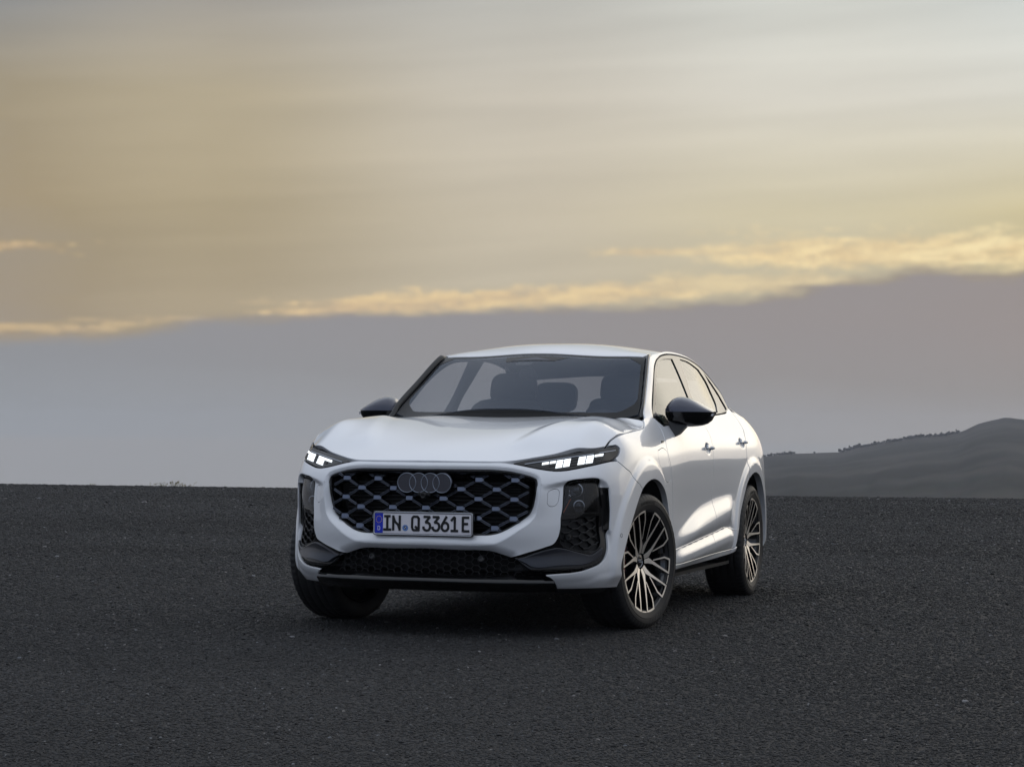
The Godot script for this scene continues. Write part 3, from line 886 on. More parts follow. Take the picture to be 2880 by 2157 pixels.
func spline(list: Array, closed: bool, step := 0.008) -> PackedVector2Array:
	# flat list of numbers; a point given twice is a corner
	var pts := PackedVector2Array()
	var corner := []
	for k in range(0, list.size(), 2):
		var p := Vector2(list[k], list[k + 1])
		if pts.size() and pts[pts.size() - 1].distance_to(p) < 1e-6:
			corner[corner.size() - 1] = true
		else:
			pts.append(p)
			corner.append(false)
	if closed and pts[0].distance_to(pts[pts.size() - 1]) < 1e-6:
		pts.remove_at(pts.size() - 1)
		corner[0] = true
		corner.pop_back()
	var n := pts.size()
	var out := PackedVector2Array()
	for i in (n if closed else n - 1):
		var j := (i + 1) % n
		var p := pts[i]
		var q := pts[j]
		var len := p.distance_to(q)
		var m0 := q - p
		var m1 := q - p
		if not corner[i] and (closed or i > 0):
			var o := pts[(i - 1 + n) % n]
			var l0 := o.distance_to(p)
			m0 = ((p - o) / l0 * len + (q - p) / len * l0) / (l0 + len) * len
		if not corner[j] and (closed or j < n - 1):
			var o := pts[(j + 1) % n]
			var l1 := q.distance_to(o)
			m1 = ((o - q) / l1 * len + (q - p) / len * l1) / (l1 + len) * len
		var m := maxi(1, ceili(len / step))
		for k in m:
			var t := float(k) / m
			var t2 := t * t
			var t3 := t2 * t
			out.append(p * (2 * t3 - 3 * t2 + 1) + m0 * (t3 - 2 * t2 + t) + q * (-2 * t3 + 3 * t2) + m1 * (t3 - t2))
	if not closed:
		out.append(pts[n - 1])
	return out


func outline(key: String, step := 0.008) -> PackedVector2Array:
	return spline(D[key], true, step)


func open_line(key: String, step := 0.012) -> PackedVector2Array:
	return spline(D[key], false, step)


func full_outline(key: String, step := 0.010) -> PackedVector2Array:
	# an outline given for the left half only, from the centre line round to the centre line again
	return mirrored_full(spline(D[key], false, step))


func mirrored_full(half: PackedVector2Array) -> PackedVector2Array:
	var out := half.duplicate()
	for k in range(half.size() - 1, -1, -1):
		if absf(half[k].x) > 1e-4:
			out.append(Vector2(-half[k].x, half[k].y))
	return out


func clean(poly: PackedVector2Array, inset: float) -> PackedVector2Array:
	if Geometry2D.is_polygon_clockwise(poly):
		poly = poly.duplicate()
		poly.reverse()
	if inset == 0.0:
		return poly
	var best := PackedVector2Array()
	var area := 0.0
	for q in Geometry2D.offset_polygon(poly, -inset, Geometry2D.JOIN_MITER):
		var r := 0.0
		for i in q.size():
			r += q[i].cross(q[(i + 1) % q.size()])
		if absf(r) > absf(area):
			area = r
			best = q
	return best


func panel(mb: MB, chart: int, poly: PackedVector2Array, holes: Array, cell: float, opt := {}):
	# cover a region of a chart with a fine skin whose edges are rolled inwards
	var gap: float = opt.get("gap", 0.002)
	var roll: float = opt.get("roll", 0.0015)
	var depth: float = opt.get("depth", 0.012)
	var off: float = opt.get("off", 0.0)
	var outer := clean(poly, gap)
	var inner := clean(poly, gap + roll)
	var cut := []
	for h in holes:
		var grown := clean(h[0], -gap * 0.5 - h[1])
		cut.append(grown)
		edge_strip(mb, chart, grown, h[1], h[2], off, false)
	edge_strip(mb, chart, inner, roll, depth, off, true)
	var lo := inner[0]
	var hi := inner[0]
	for p in inner:
		lo = lo.min(p)
		hi = hi.max(p)
	var n := 1
	while n * cell < maxf(hi.x - lo.x, hi.y - lo.y):
		n *= 2
	var cache := {}
	clip_cell(mb, chart, [inner], cut, lo - Vector2(0.0003, 0.0004), cell, 0, 0, n, cache, off)


func clip_cell(mb: MB, chart: int, polys: Array, holes: Array, lo: Vector2, cell: float, i: int, j: int, n: int, cache: Dictionary, off: float):
	if polys.is_empty():
		return
	var a := lo + Vector2(i, j) * cell
	var b := a + Vector2(n, n) * cell
	var rect := PackedVector2Array([a, Vector2(b.x, a.y), b, Vector2(a.x, b.y)])
	var near := []
	for h in holes:
		if not Geometry2D.intersect_polygons(h, rect).is_empty():
			near.append(h)
	if near.is_empty() and polys.size() == 1 and polys[0].size() == 4:
		var area := 0.0
		for k in 4:
			area += polys[0][k].cross(polys[0][(k + 1) % 4])
		if absf(absf(area) * 0.5 - n * n * cell * cell) < 1e-8:
			for y in n:
				for x in n:
					var p := cell_vert(mb, chart, lo + Vector2(i + x, j + y) * cell, cache, off)
					var q := cell_vert(mb, chart, lo + Vector2(i + x + 1, j + y) * cell, cache, off)
					var r := cell_vert(mb, chart, lo + Vector2(i + x + 1, j + y + 1) * cell, cache, off)
					var s := cell_vert(mb, chart, lo + Vector2(i + x, j + y + 1) * cell, cache, off)
					mb.tri(p, q, r)
					mb.tri(p, r, s)
			return
	if n == 1:
		var left := polys
		for h in near:
			var rest := []
			for p in left:
				for q in Geometry2D.clip_polygons(p, h):
					if not Geometry2D.is_polygon_clockwise(q):
						rest.append(q)
			left = rest
		for p in left:
			var tris := Geometry2D.triangulate_polygon(p)
			for k in range(0, tris.size(), 3):
				mb.tri(cell_vert(mb, chart, p[tris[k]], cache, off), cell_vert(mb, chart, p[tris[k + 1]], cache, off), cell_vert(mb, chart, p[tris[k + 2]], cache, off))
		return
	var m := n / 2
	for dj in 2:
		for di in 2:
			var c := lo + Vector2(i + di * m, j + dj * m) * cell
			var d := c + Vector2(m, m) * cell
			var sub := PackedVector2Array([c, Vector2(d.x, c.y), d, Vector2(c.x, d.y)])
			var part := []
			for p in polys:
				for q in Geometry2D.intersect_polygons(p, sub):
					part.append(q)
			clip_cell(mb, chart, part, near, lo, cell, i + di * m, j + dj * m, m, cache, off)


func cell_vert(mb: MB, chart: int, p: Vector2, cache: Dictionary, off: float) -> int:
	var key := Vector2i(roundi(p.x * 50000.0), roundi(p.y * 50000.0))
	if cache.has(key):
		return cache[key]
	var w := with_normal(chart, p.x, p.y, off)
	var k := mb.vert(w[0], w[1], p)
	cache[key] = k
	return k


func edge_strip(mb: MB, chart: int, loop: PackedVector2Array, roll: float, depth: float, off: float, outer: bool):
	if loop.size() < 3:
		return
	# even out the spacing
	var pts := PackedVector2Array()
	for i in loop.size():
		var a := loop[i]
		var b := loop[(i + 1) % loop.size()]
		var m := maxi(1, ceili(a.distance_to(b) / 0.012))
		for k in m:
			pts.append(a.lerp(b, float(k) / m))
	var n := pts.size()
	var pos := PackedVector3Array()
	var nor := PackedVector3Array()
	for p in pts:
		var w := with_normal(chart, p.x, p.y, off)
		pos.append(w[0])
		nor.append(w[1])
	var centre := Vector3.ZERO
	var rows := []
	var steps := 5 if roll > 0.006 else 3
	for i in n:
		var t := (pos[(i + 1) % n] - pos[(i - 1 + n) % n]).normalized()
		var o := t.cross(nor[i]).normalized()
		# outward of the loop in the chart
		var t2 := (pts[(i + 1) % n] - pts[(i - 1 + n) % n]).normalized()
		var side := pts[i] + Vector2(t2.y, -t2.x) * 0.001
		var probe := at(chart, side.x, side.y) - at(chart, pts[i].x, pts[i].y)
		if o.dot(probe) < 0.0:
			o = -o
		if not outer:
			o = -o
		var row := []
		for k in steps:
			var w := PI * 0.5 * k / (steps - 1)
			row.append(mb.vert(pos[i] + o * (roll * sin(w)) - nor[i] * (roll * (1.0 - cos(w))), (nor[i] * cos(w) + o * sin(w)).normalized()))
		row.append(mb.vert(pos[i] + o * roll - nor[i] * depth, o))
		rows.append(row)
	for i in n:
		var a: Array = rows[i]
		var b: Array = rows[(i + 1) % n]
		for k in a.size() - 1:
			mb.tri(a[k], b[k], b[k + 1])
			mb.tri(a[k], b[k + 1], a[k + 1])


# ---------------------------------------------------------------- the car

func both(called: String, mb: MB, material: String, parent: Node = null):
	var p: Node = parent if parent else car
	put(called, mb, material, p)
	return put(called, mb.mirrored(), material, p)


func shape(chart: int, poly: PackedVector2Array, holes := [], cell := 0.014, opt := {}) -> MB:
	var mb := MB.new()
	panel(mb, chart, poly, holes, cell, opt)
	return mb


func child_pair(called: String, mb: MB, material: String, pair: Array):
	put(called, mb, material, pair[0])
	put(called, mb.mirrored(), material, pair[1])


func pair_of(called: String, mb: MB, material: String) -> Array:
	return [put(called, mb, material, car), put(called, mb.mirrored(), material, car)]


func build_car():
	car = Node3D.new()
	car.name = "parked_car"
	car.set_meta("label", "white coupe-roofed SUV with black grille and lit headlights parked on asphalt")
	car.set_meta("category", "car")
	add_child(car)
	build_front()
	build_lamps()
	build_sides()
	build_top()
	build_wheels()
	build_mirrors()
	build_inside()
	build_under()


func build_front():
	var grille := full_outline("grille")
	var flap := outline("flap", 0.006)
	var flap_r := PackedVector2Array()
	for p in flap:
		flap_r.append(Vector2(-p.x, p.y))
	var bumper := put("front_bumper", shape(0, full_outline("bumper", 0.008), [[crease_line, 0.0015, 0.004], [flap, 0.0008, 0.006], [flap_r, 0.0008, 0.006]], 0.008, {"gap": 0.0015}), "paint", car)
	put("tow_cover", shape(0, flap, [], 0.012, {"gap": 0.0012, "roll": 0.0008}), "paint", bumper)
	put("tow_cover", shape(0, flap_r, [], 0.012, {"gap": 0.0012, "roll": 0.0008}), "paint", bumper)
	# bevelled frame that leads down into the grille
	var frame := MB.new()
	var rows0 := []
	var rows3 := []
	for q in crease_line:
		var best := grille[0]
		for i in grille.size():
			var ga := grille[i]
			var gb := grille[(i + 1) % grille.size()]
			var gp := Geometry2D.get_closest_point_to_segment(q, ga, gb)
			if gp.distance_squared_to(q) < best.distance_squared_to(q):
				best = gp
		var dip := lerpf(0.012, 0.036, smoothstep(0.80, 0.62, best.y))
		var o0 := with_normal(0, q.x, q.y, 0.0)
		var row := [(o0[0] as Vector3) - (o0[1] as Vector3) * 0.004, o0[0]]
		for k in range(1, 6):
			var t := k / 5.0
			var m2 := q.lerp(best, t)
			row.append(with_normal(0, m2.x, m2.y, -dip * (0.85 * t + 0.15 * t * t))[0])
		var w0 := with_normal(0, best.x, best.y, 0.0)
		row.append((w0[0] as Vector3) - (w0[1] as Vector3) * (dip + 0.002) + Vector3(-signf(best.x) * 0.0006, 0, 0))
		row.append((w0[0] as Vector3) - (w0[1] as Vector3) * (dip + 0.010))
		var inward := (best - q).normalized()
		var r3 := []
		for st2 in [[-0.0010, 0.012], [-0.0002, 0.0045], [0.006, 0.006], [0.012, 0.014], [0.014, 0.085]]:
			var m3 := best + inward * float(st2[0])
			var w3 := with_normal(0, m3.x, m3.y, 0.0)
			r3.append((w3[0] as Vector3) - (w3[1] as Vector3) * (dip + float(st2[1])))
		rows3.append(r3)
		rows0.append(row)
	frame.grid(rows0, false, true, Vector3(0, 0, 1))
	put("grille_frame", frame, "paint", bumper)
	for sg in [1.0, -1.0]:
		var ring := MB.new()
		var path := PackedVector3Array()
		for k in 20:
			var w := TAU * k / 20
			path.append(with_normal(0, sg * (SENSOR.x + 0.010 * cos(w)), SENSOR.y + 0.010 * sin(w), 0.0)[0])
		ring.tube(path, 0.0012, 6, true)
		put("parking_sensor", ring, "soft_black", bumper)
	# upper grille
	var g := put("grille", shape(0, clean(grille, -0.03), [], 0.02, {"off": -0.115, "depth": 0.004}), "blackest", car)
	var fins := MB.new()
	for k in 14:
		var y := 0.53 + k * 0.021
		for m in 26:
			var s := -0.52 + m * 0.04
			var a: Array = with_normal(0, s, y, -0.098)
			var b: Array = with_normal(0, s + 0.04, y, -0.098)
			fins.flat_quad(a[0], b[0], b[0] + Vector3(0, 0.004, -0.02), a[0] + Vector3(0, 0.004, -0.02), Vector3.UP)
			fins.flat_quad(a[0], b[0], b[0] - Vector3(0, 0.003, 0), a[0] - Vector3(0, 0.003, 0), Vector3(0, 0, 1))
	put("radiator_fins", fins, "soft_black", g)
	var lip := MB.new()
	lip.grid(rows3, false, true, Vector3(0, 0, 1))
	put("grille_surround", lip, "gloss_black", g)
	var lattice := MB.new()
	var bars := MB.new()
	var rows := [0.829, 0.781, 0.734, 0.686, 0.639, 0.592, 0.545, 0.498]
	var inside := PackedVector2Array()
	for q in clean(grille, 0.016):
		inside.append(Vector2(body(q.x, q.y).x, q.y))
	for r in rows.size():
		var y: float = rows[r]
		for k in range(-4, 5):
			var s := (k + (0.5 if r % 2 == 1 else 0.0)) * 0.179
			grille_post(lattice, s, y, inside)
			for sg in [-1.0, 1.0]:
				var y2: float = rows[r + 1] if r + 1 < rows.size() else y - 0.047
				grille_bar(bars, lattice, Vector2(s + sg * 0.0215, y - 0.0105), Vector2(s + sg * (0.0895 - 0.0215), y2 + 0.0115), inside)
	put("grille_mesh", lattice, "black_chrome", g)
	put("grille_bars", bars, "gloss_black", g)
	build_badge(g)
	build_plate(g)
	# lower intake
	var low := PackedVector2Array()
	for p in intake_line:
		low.append(p)
	low.reverse()
	low.append_array([Vector2(0.485, 0.392), Vector2(0.524, 0.367), Vector2(0.572, 0.336), Vector2(0.66, 0.325), Vector2(0.80, 0.332), Vector2(0.80, 0.30), Vector2(0.66, 0.255), Vector2(0.0, 0.245)])
	var back := clean(mirrored_full(low), -0.012)
	var lg := put("lower_grille", shape(0, back, [], 0.02, {"off": -0.10, "depth": 0.004}), "blackest", car)
	var wires := MB.new()
	var hx := 0.0385
	var hy := 0.0325
	for j in range(-1, 7):
		for i in range(-13, 14):
			var c := Vector2(i * hx, 0.262 + j * hy + (hy * 0.5 if i % 2 != 0 else 0.0))
			var q := [c + Vector2(hx * 0.66, 0), c + Vector2(hx * 0.33, hy * 0.5), c + Vector2(-hx * 0.33, hy * 0.5), c + Vector2(-hx * 0.66, 0)]
			for k in 3:
				if Geometry2D.is_point_in_polygon(q[k], back) and Geometry2D.is_point_in_polygon(q[k + 1], back):
					var a: Vector3 = with_normal(0, q[k].x, 0.335, -0.050)[0]
					var b: Vector3 = with_normal(0, q[k + 1].x, 0.335, -0.050)[0]
					a.y = q[k].y
					b.y = q[k + 1].y
					var d := (b - a).normalized()
					var n: Vector3 = with_normal(0, q[k].x, 0.335, 0.0)[1]
					n = Vector3(n.x, 0.0, n.z).normalized()
					wires.box((a + b) * 0.5, Vector3((b - a).length() * 0.5 + 0.001, 0.0015, 0.007), Basis(d, n.cross(d).normalized(), n), 0.0008)
	put("honeycomb", wires, "dark_trim", lg)
	for sg in [-1.0, 1.0]:
		var blind := MB.new()
		panel(blind, 0, PackedVector2Array([Vector2(sg * 0.44, 0.27), Vector2(sg * 0.80, 0.30), Vector2(sg * 0.80, 0.335), Vector2(sg * 0.60, 0.345), Vector2(sg * 0.44, 0.405)]), [], 0.02, {"off": -0.062, "depth": 0.004})
		put("blanking_plate", blind, "dark_trim", lg)
	for sg in [1.0, -1.0]:
		var w: Array = with_normal(0, sg * 0.30, 0.402, -0.040)
		var sen := MB.new()
		lathe(sen, w[0], w[1], [[0.0, 0.020], [0.008, 0.020], [0.014, 0.017], [0.018, 0.013], [0.018, 0.009], [0.012, 0.008], [0.012, 0.0]], 24)
		put("parking_sensor", sen, "dark_trim", lg)
	# splitter: a blade swept along the lower edge of the nose
	var blade := MB.new()
	var rows1 := []
	for k in 61:
		var t := -1.0 + k / 30.0
		var row := []
		for q in [[0.300, -0.060, 0.0], [0.2925, -0.006, 0.0], [0.2890, 0.009, 0.0], [0.2850, 0.0150, 0.003], [0.2790, 0.0170, 0.006], [0.2620, 0.0165, 0.018], [0.2440, 0.0130, 0.033], [0.2385, 0.0090, 0.037], [0.2365, 0.0000, 0.038], [0.2360, -0.12, 0.038]]:
			var reach: float = 0.687 + q[2]
			var sag := 0.004 * absf(t)
			row.append(with_normal(0, t * reach, float(q[0]) - sag, q[1])[0])
		rows1.append(row)
	blade.grid(rows1, false, false, Vector3(0, 0, 1))
	put("splitter", blade, "gloss_black", car)
	var flaps := MB.new()
	panel(flaps, 0, PackedVector2Array([Vector2(0.735, 0.238), Vector2(1.13, 0.238), Vector2(1.09, 0.195), Vector2(0.75, 0.195)]), [], 0.02, {"off": -0.02, "depth": 0.05})
	both("air_deflector", flaps, "soft_black")


func lattice_at(x: float, y: float) -> Array:
	# the grille insert is flatter than the nose round it
	return [Vector3(x, y, 0.886 - 0.20 * x * x - 0.12 * (y - 0.69)), Vector3(0.40 * x, 0.12, 1.0).normalized()]


func grille_post(mb: MB, s: float, y: float, inside: PackedVector2Array):
	for e in [-0.023, 0.023]:
		if not Geometry2D.is_point_in_polygon(Vector2(s + e, y), inside):
			return
	var w := lattice_at(s, y)
	var n: Vector3 = ((w[1] as Vector3) + Vector3(0, 0.06, 0)).normalized()
	var up := (Vector3.UP - n * n.y).normalized()
	mb.box((w[0] as Vector3) - n * 0.010, Vector3(0.0225, 0.0150, 0.014), Basis(up.cross(n), up, n), 0.005)


func grille_bar(mb: MB, edge: MB, p: Vector2, q: Vector2, inside: PackedVector2Array):
	if not (Geometry2D.is_point_in_polygon(p, inside) or Geometry2D.is_point_in_polygon(q, inside)):
		return
	var t0 := 0.0
	var t1 := 1.0
	if not Geometry2D.is_point_in_polygon(p, inside):
		for k in 12:
			var t := k / 12.0
			if not Geometry2D.is_point_in_polygon(p.lerp(q, t), inside): t0 = t
	if not Geometry2D.is_point_in_polygon(q, inside):
		for k in 12:
			var t := 1.0 - k / 12.0
			if not Geometry2D.is_point_in_polygon(p.lerp(q, t), inside): t1 = t
	var a2 := p.lerp(q, t0)
	var b2 := p.lerp(q, t1)
	var wa := lattice_at(a2.x, a2.y)
	var wb := lattice_at(b2.x, b2.y)
	var n: Vector3 = ((wa[1] as Vector3) + (wb[1] as Vector3)).normalized()
	var d := ((wb[0] as Vector3) - (wa[0] as Vector3))
	var l := d.length()
	d /= maxf(l, 1e-5)
	n = (n - Vector3(0, 0.22, 0)).normalized()
	n = (n - d * n.dot(d)).normalized()
	var v := n.cross(d).normalized()
	mb.box(((wa[0] as Vector3) + (wb[0] as Vector3)) * 0.5 - n * 0.012, Vector3(l * 0.5 + 0.003, 0.0052, 0.018), Basis(d, v, n), 0.0026)
	for sg in [-1.0, 1.0]:
		var o: Vector3 = v * (0.0042 * sg) + n * 0.0052
		edge.tube(PackedVector3Array([(wa[0] as Vector3) + o, (wb[0] as Vector3) + o]), 0.0020, 6)


func lathe(mb: MB, c: Vector3, axis: Vector3, prof: Array, sides: int, flatten := 1.0):
	# profile of [height along the axis, radius]
	var up := Vector3.UP if absf(axis.y) < 0.9 else Vector3.RIGHT
	var a := up.cross(axis).normalized()
	var b := axis.cross(a).normalized()
	for k in prof.size() - 1:
		var p: Array = prof[k]
		var q: Array = prof[k + 1]
		var dh: float = q[0] - p[0]
		var dr: float = q[1] - p[1]
		var l := maxf(Vector2(dh, dr).length(), 1e-6)
		var ring0 := PackedInt32Array()
		var ring1 := PackedInt32Array()
		for i in sides:
			var w := TAU * i / sides
			var o := a * cos(w) + b * (sin(w) * flatten)
			var n := (o * (dh / l) - axis * (dr / l)).normalized()
			ring0.append(mb.vert(c + axis * float(p[0]) + o * float(p[1]), n))
			ring1.append(mb.vert(c + axis * float(q[0]) + o * float(q[1]), n))
		for i in sides:
			var j := (i + 1) % sides
			mb.tri(ring0[i], ring0[j], ring1[j])
			mb.tri(ring0[i], ring1[j], ring1[i])


func ring_path(c: Vector3, n: Vector3, r: float, count: int) -> PackedVector3Array:
	var a := Vector3.UP.cross(n).normalized()
	var b := n.cross(a)
	var out := PackedVector3Array()
	for k in count:
		var w := TAU * k / count
		out.append(c + (a * cos(w) + b * sin(w)) * r)
	return out


func build_badge(parent: Node):
	var c := BADGE
	var w := [Vector3(0, c.y, 0.916), Vector3(0, 0, 1)]
	var n := Vector3(0, 0.02, 1).normalized()
	var o: Vector3 = w[0]
	var up := (Vector3.UP - n * n.y).normalized()
	# plate: the union of four discs
	var poly := PackedVector2Array()
	for k in 4:
		var disc := PackedVector2Array()
		for i in 48:
			disc.append(Vector2(-0.0930 + k * 0.062 + 0.0530 * cos(TAU * i / 48), 0.0530 * sin(TAU * i / 48)))
		poly = disc if k == 0 else Geometry2D.merge_polygons(poly, disc)[0]
	var plate := MB.new()
	flat_plate(plate, poly, o, Vector3.RIGHT, up, 0.030, 0.004)
	var b := put("badge", plate, "badge_plate", parent)
	for k in 4:
		var ring := MB.new()
		ring.tube(ring_path(o + Vector3.RIGHT * (-0.0930 + k * 0.062) + n * 0.0004, n, 0.0480, 56), 0.0018, 6, true)
		put("ring", ring, "badge_ring", b)
	var cam := MB.new()
	var q: Array = [Vector3(0, c.y - 0.060, 0.930)]
	lathe(cam, q[0] - Vector3(0, 0, 0.02), Vector3(0, -0.1, 1).normalized(), [[0.0, 0.017], [0.022, 0.016], [0.027, 0.012], [0.024, 0.008], [0.024, 0.0]], 20)
	cam.box(q[0] - Vector3(0, -0.004, 0.018), Vector3(0.032, 0.010, 0.012), Basis.IDENTITY, 0.004)
	put("front_camera", cam, "dark_trim", parent)


func flat_plate(mb: MB, poly: PackedVector2Array, o: Vector3, ax: Vector3, ay: Vector3, thick: float, bevel: float):
	# a flat solid from an outline, its front at o, chamfered all round
	var n := ax.cross(ay).normalized()
	var ring := clean(poly, 0.0)
	var face := clean(poly, bevel)
	if face.is_empty():
		return
	var tris := Geometry2D.triangulate_polygon(face)
	for k in range(0, tris.size(), 3):
		var a := face[tris[k]]
		var b := face[tris[k + 1]]
		var c := face[tris[k + 2]]
		mb.flat_tri(o + ax * a.x + ay * a.y, o + ax * b.x + ay * b.y, o + ax * c.x + ay * c.y, n)
	var m := face.size()
	for i in m:
		var p := face[i]
		var q := face[(i + 1) % m]
		var t := (q - p).normalized()
		var side := Vector2(t.y, -t.x)
		var p2 := p + side * bevel
		var q2 := q + side * bevel
		var s3 := ax * side.x + ay * side.y
		var a := o + ax * p.x + ay * p.y
		var b := o + ax * q.x + ay * q.y
		var c := o + ax * q2.x + ay * q2.y - n * bevel
		var d := o + ax * p2.x + ay * p2.y - n * bevel
		if bevel > 0.0:
			mb.flat_quad(a, b, c, d, n + s3)
		mb.flat_quad(d, c, c - n * (thick - bevel), d - n * (thick - bevel), s3)


func stroke(mb: MB, pts: Array, w: float, o: Vector3, ax: Vector3, ay: Vector3, thick: float, closed := false):
	# a raised line of even width in a plane
	var line := PackedVector2Array()
	for p in pts:
		line.append(p)
	var polys := []
	if closed:
		line.append(line[0])
	polys = Geometry2D.offset_polyline(line, w * 0.5, Geometry2D.JOIN_ROUND, Geometry2D.END_JOINED if closed else Geometry2D.END_BUTT)
	var outer := PackedVector2Array()
	var holes := []
	for p in polys:
		if Geometry2D.is_polygon_clockwise(p):
			holes.append(p)
		else:
			outer = p
	if holes.is_empty():
		flat_plate(mb, outer, o, ax, ay, thick, 0.0)
		return
	# a ring: cut it in two along its middle so that each half is simple
	var mid := Vector2.ZERO
	for p in line:
		mid += p / line.size()
	for half in [PackedVector2Array([mid + Vector2(-9, -9), mid + Vector2(0, -9), mid + Vector2(0, 9), mid + Vector2(-9, 9)]), PackedVector2Array([mid + Vector2(0, -9), mid + Vector2(9, -9), mid + Vector2(9, 9), mid + Vector2(0, 9)])]:
		for p in Geometry2D.intersect_polygons(outer, half):
			for q in Geometry2D.clip_polygons(p, holes[0]):
				if not Geometry2D.is_polygon_clockwise(q):
					flat_plate(mb, q, o, ax, ay, thick, 0.0)


func build_plate(parent: Node):
	var o := Vector3(0, PLATE.x, PLATE.y)
	var ax := Vector3.RIGHT
	var ay := Vector3(0, 1, -0.02).normalized()
	var n := ax.cross(ay).normalized()
	var back := MB.new()
	flat_plate(back, rounded(0.532, 0.122, 0.012), o - n * 0.004, ax, ay, 0.016, 0.002)
	var p := put("license_plate", back, "gloss_black", parent)
	var face := MB.new()
	flat_plate(face, rounded(0.520, 0.110, 0.010), o - n * 0.0015, ax, ay, 0.004, 0.0008)
	put("plate_face", face, "plate_white", p)
	var rim := MB.new()
	var path := PackedVector3Array()
	for q in rounded(0.521, 0.111, 0.010):
		path.append(o + ax * q.x + ay * q.y - n * 0.001)
	rim.tube(path, 0.0021, 6, true)
	put("plate_rim", rim, "chrome", p)
	var line := MB.new()
	path = PackedVector3Array()
	for q in rounded(0.511, 0.101, 0.007):
		path.append(o + ax * q.x + ay * q.y - n * 0.0013)
	line.tube(path, 0.0012, 6, true)
	put("plate_border", line, "plate_black", p)
	var blue := MB.new()
	flat_plate(blue, PackedVector2Array([Vector2(-0.254, -0.049), Vector2(-0.2115, -0.049), Vector2(-0.2115, 0.049), Vector2(-0.254, 0.049)]), o - n * 0.0009, ax, ay, 0.0006, 0.0)
	put("country_band", blue, "plate_blue", p)
	for k in 12:
		var w := TAU * k / 12
		var star := PackedVector2Array()
		for i in 10:
			var r := 0.0026 if i % 2 == 0 else 0.0012
			star.append(Vector2(-0.2328 + 0.0148 * cos(w) + r * sin(TAU * i / 10), 0.018 + 0.0163 * sin(w) + r * cos(TAU * i / 10)))
		var sm := MB.new()
		flat_plate(sm, star, o - n * 0.0004, ax, ay, 0.0004, 0.0)
		put("star", sm, "plate_gold", p)
	var dl := MB.new()
	stroke(dl, [Vector2(-0.2385, -0.0155), Vector2(-0.2385, -0.0345), Vector2(-0.2315, -0.0345), Vector2(-0.2275, -0.031), Vector2(-0.2275, -0.019), Vector2(-0.2315, -0.0155)], 0.0028, o - n * 0.0004, ax, ay, 0.0004, true)
	put("letter", dl, "plate_white", p)
	# the characters, drawn with a line of even width; each in a box 0.75 high
	var glyph := {
		"I": [[0.25, 0.0, -0.25, 0.0], [0.0, 0.0, 0.0, 0.75], [0.20, 0.75, -0.20, 0.75]],
		"N": [[-0.20, -0.05, -0.20, 0.80], [0.20, -0.05, 0.20, 0.80], [-0.20, 0.74, -0.10, 0.46, 0.10, 0.28, 0.20, 0.01]],
		"Q": [[-0.20, 0.10, -0.20, 0.65, -0.12, 0.75, 0.12, 0.75, 0.20, 0.65, 0.20, 0.10, 0.12, 0.0, -0.12, 0.0, -0.20, 0.10], [-0.02, 0.22, 0.24, -0.04]],
		"3": [[-0.20, 0.75, 0.19, 0.75, -0.08, 0.44, 0.06, 0.44, 0.17, 0.37, 0.20, 0.26, 0.20, 0.14, 0.12, 0.02, 0.0, -0.01, -0.12, 0.02, -0.20, 0.12, -0.20, 0.22]],
		"6": [[0.10, 0.80, -0.17, 0.34, -0.20, 0.22, -0.19, 0.12, -0.10, 0.01, 0.0, -0.01, 0.11, 0.02, 0.19, 0.12, 0.20, 0.24, 0.17, 0.36, 0.08, 0.44, -0.04, 0.44, -0.14, 0.38]],
		"1": [[-0.20, 0.55, -0.02, 0.74, 0.03, 0.76, 0.03, 0.0], [-0.22, 0.0, 0.24, 0.0]],
		"E": [[0.20, 0.75, -0.18, 0.75], [-0.18, 0.80, -0.18, -0.05], [-0.20, 0.40, 0.14, 0.40], [0.22, 0.0, -0.18, 0.0]],
	}
	var text := "INQ3361E"
	var spots := [-0.188, -0.139, -0.0385, 0.0215, 0.0695, 0.1175, 0.166, 0.2265]
	for k in text.length():
		var m := MB.new()
		var z := 0.0
		for seg in glyph[text[k]]:
			var pts := []
			for i in range(0, seg.size(), 2):
				pts.append(Vector2(spots[k] + seg[i] * 0.0815 * 1.06, -0.0335 + seg[i + 1] * 0.0815 * 1.09 + 0.0015))
			stroke(m, pts, 0.0122, o + n * (0.0006 + z), ax, ay, 0.0012)
			z += 0.0002
		put("character", m, "plate_black", p)
	var seal := MB.new()
	var circle := PackedVector2Array()
	for i in 28:
		circle.append(Vector2(-0.0925 + 0.0155 * cos(TAU * i / 28), -0.022 + 0.0155 * sin(TAU * i / 28)))
	flat_plate(seal, circle, o - n * 0.0005, ax, ay, 0.0006, 0.0002)
	var sl := put("seal", seal, "seal_blue", p)
	var shield := MB.new()
	flat_plate(shield, PackedVector2Array([Vector2(-0.098, -0.014), Vector2(-0.087, -0.014), Vector2(-0.087, -0.024), Vector2(-0.0925, -0.031), Vector2(-0.098, -0.024)]), o - n * 0.0001, ax, ay, 0.0004, 0.0)
	put("crest", shield, "plate_black", sl)
	var stripe := MB.new()
	flat_plate(stripe, PackedVector2Array([Vector2(-0.0965, -0.024), Vector2(-0.090, -0.016), Vector2(-0.088, -0.018), Vector2(-0.0945, -0.026)]), o + n * 0.0002, ax, ay, 0.0003, 0.0)
	put("crest_stripe", stripe, "plate_white", sl)


func rounded(w: float, h: float, r: float) -> PackedVector2Array:
	var out := PackedVector2Array()
	for k in 4:
		var c := Vector2((w * 0.5 - r) * (1 if k == 0 or k == 3 else -1), (h * 0.5 - r) * (1 if k < 2 else -1))
		for i in 7:
			var a := PI * 0.5 * (k + i / 6.0)
			out.append(c + Vector2(cos(a), sin(a)) * r)
	return out


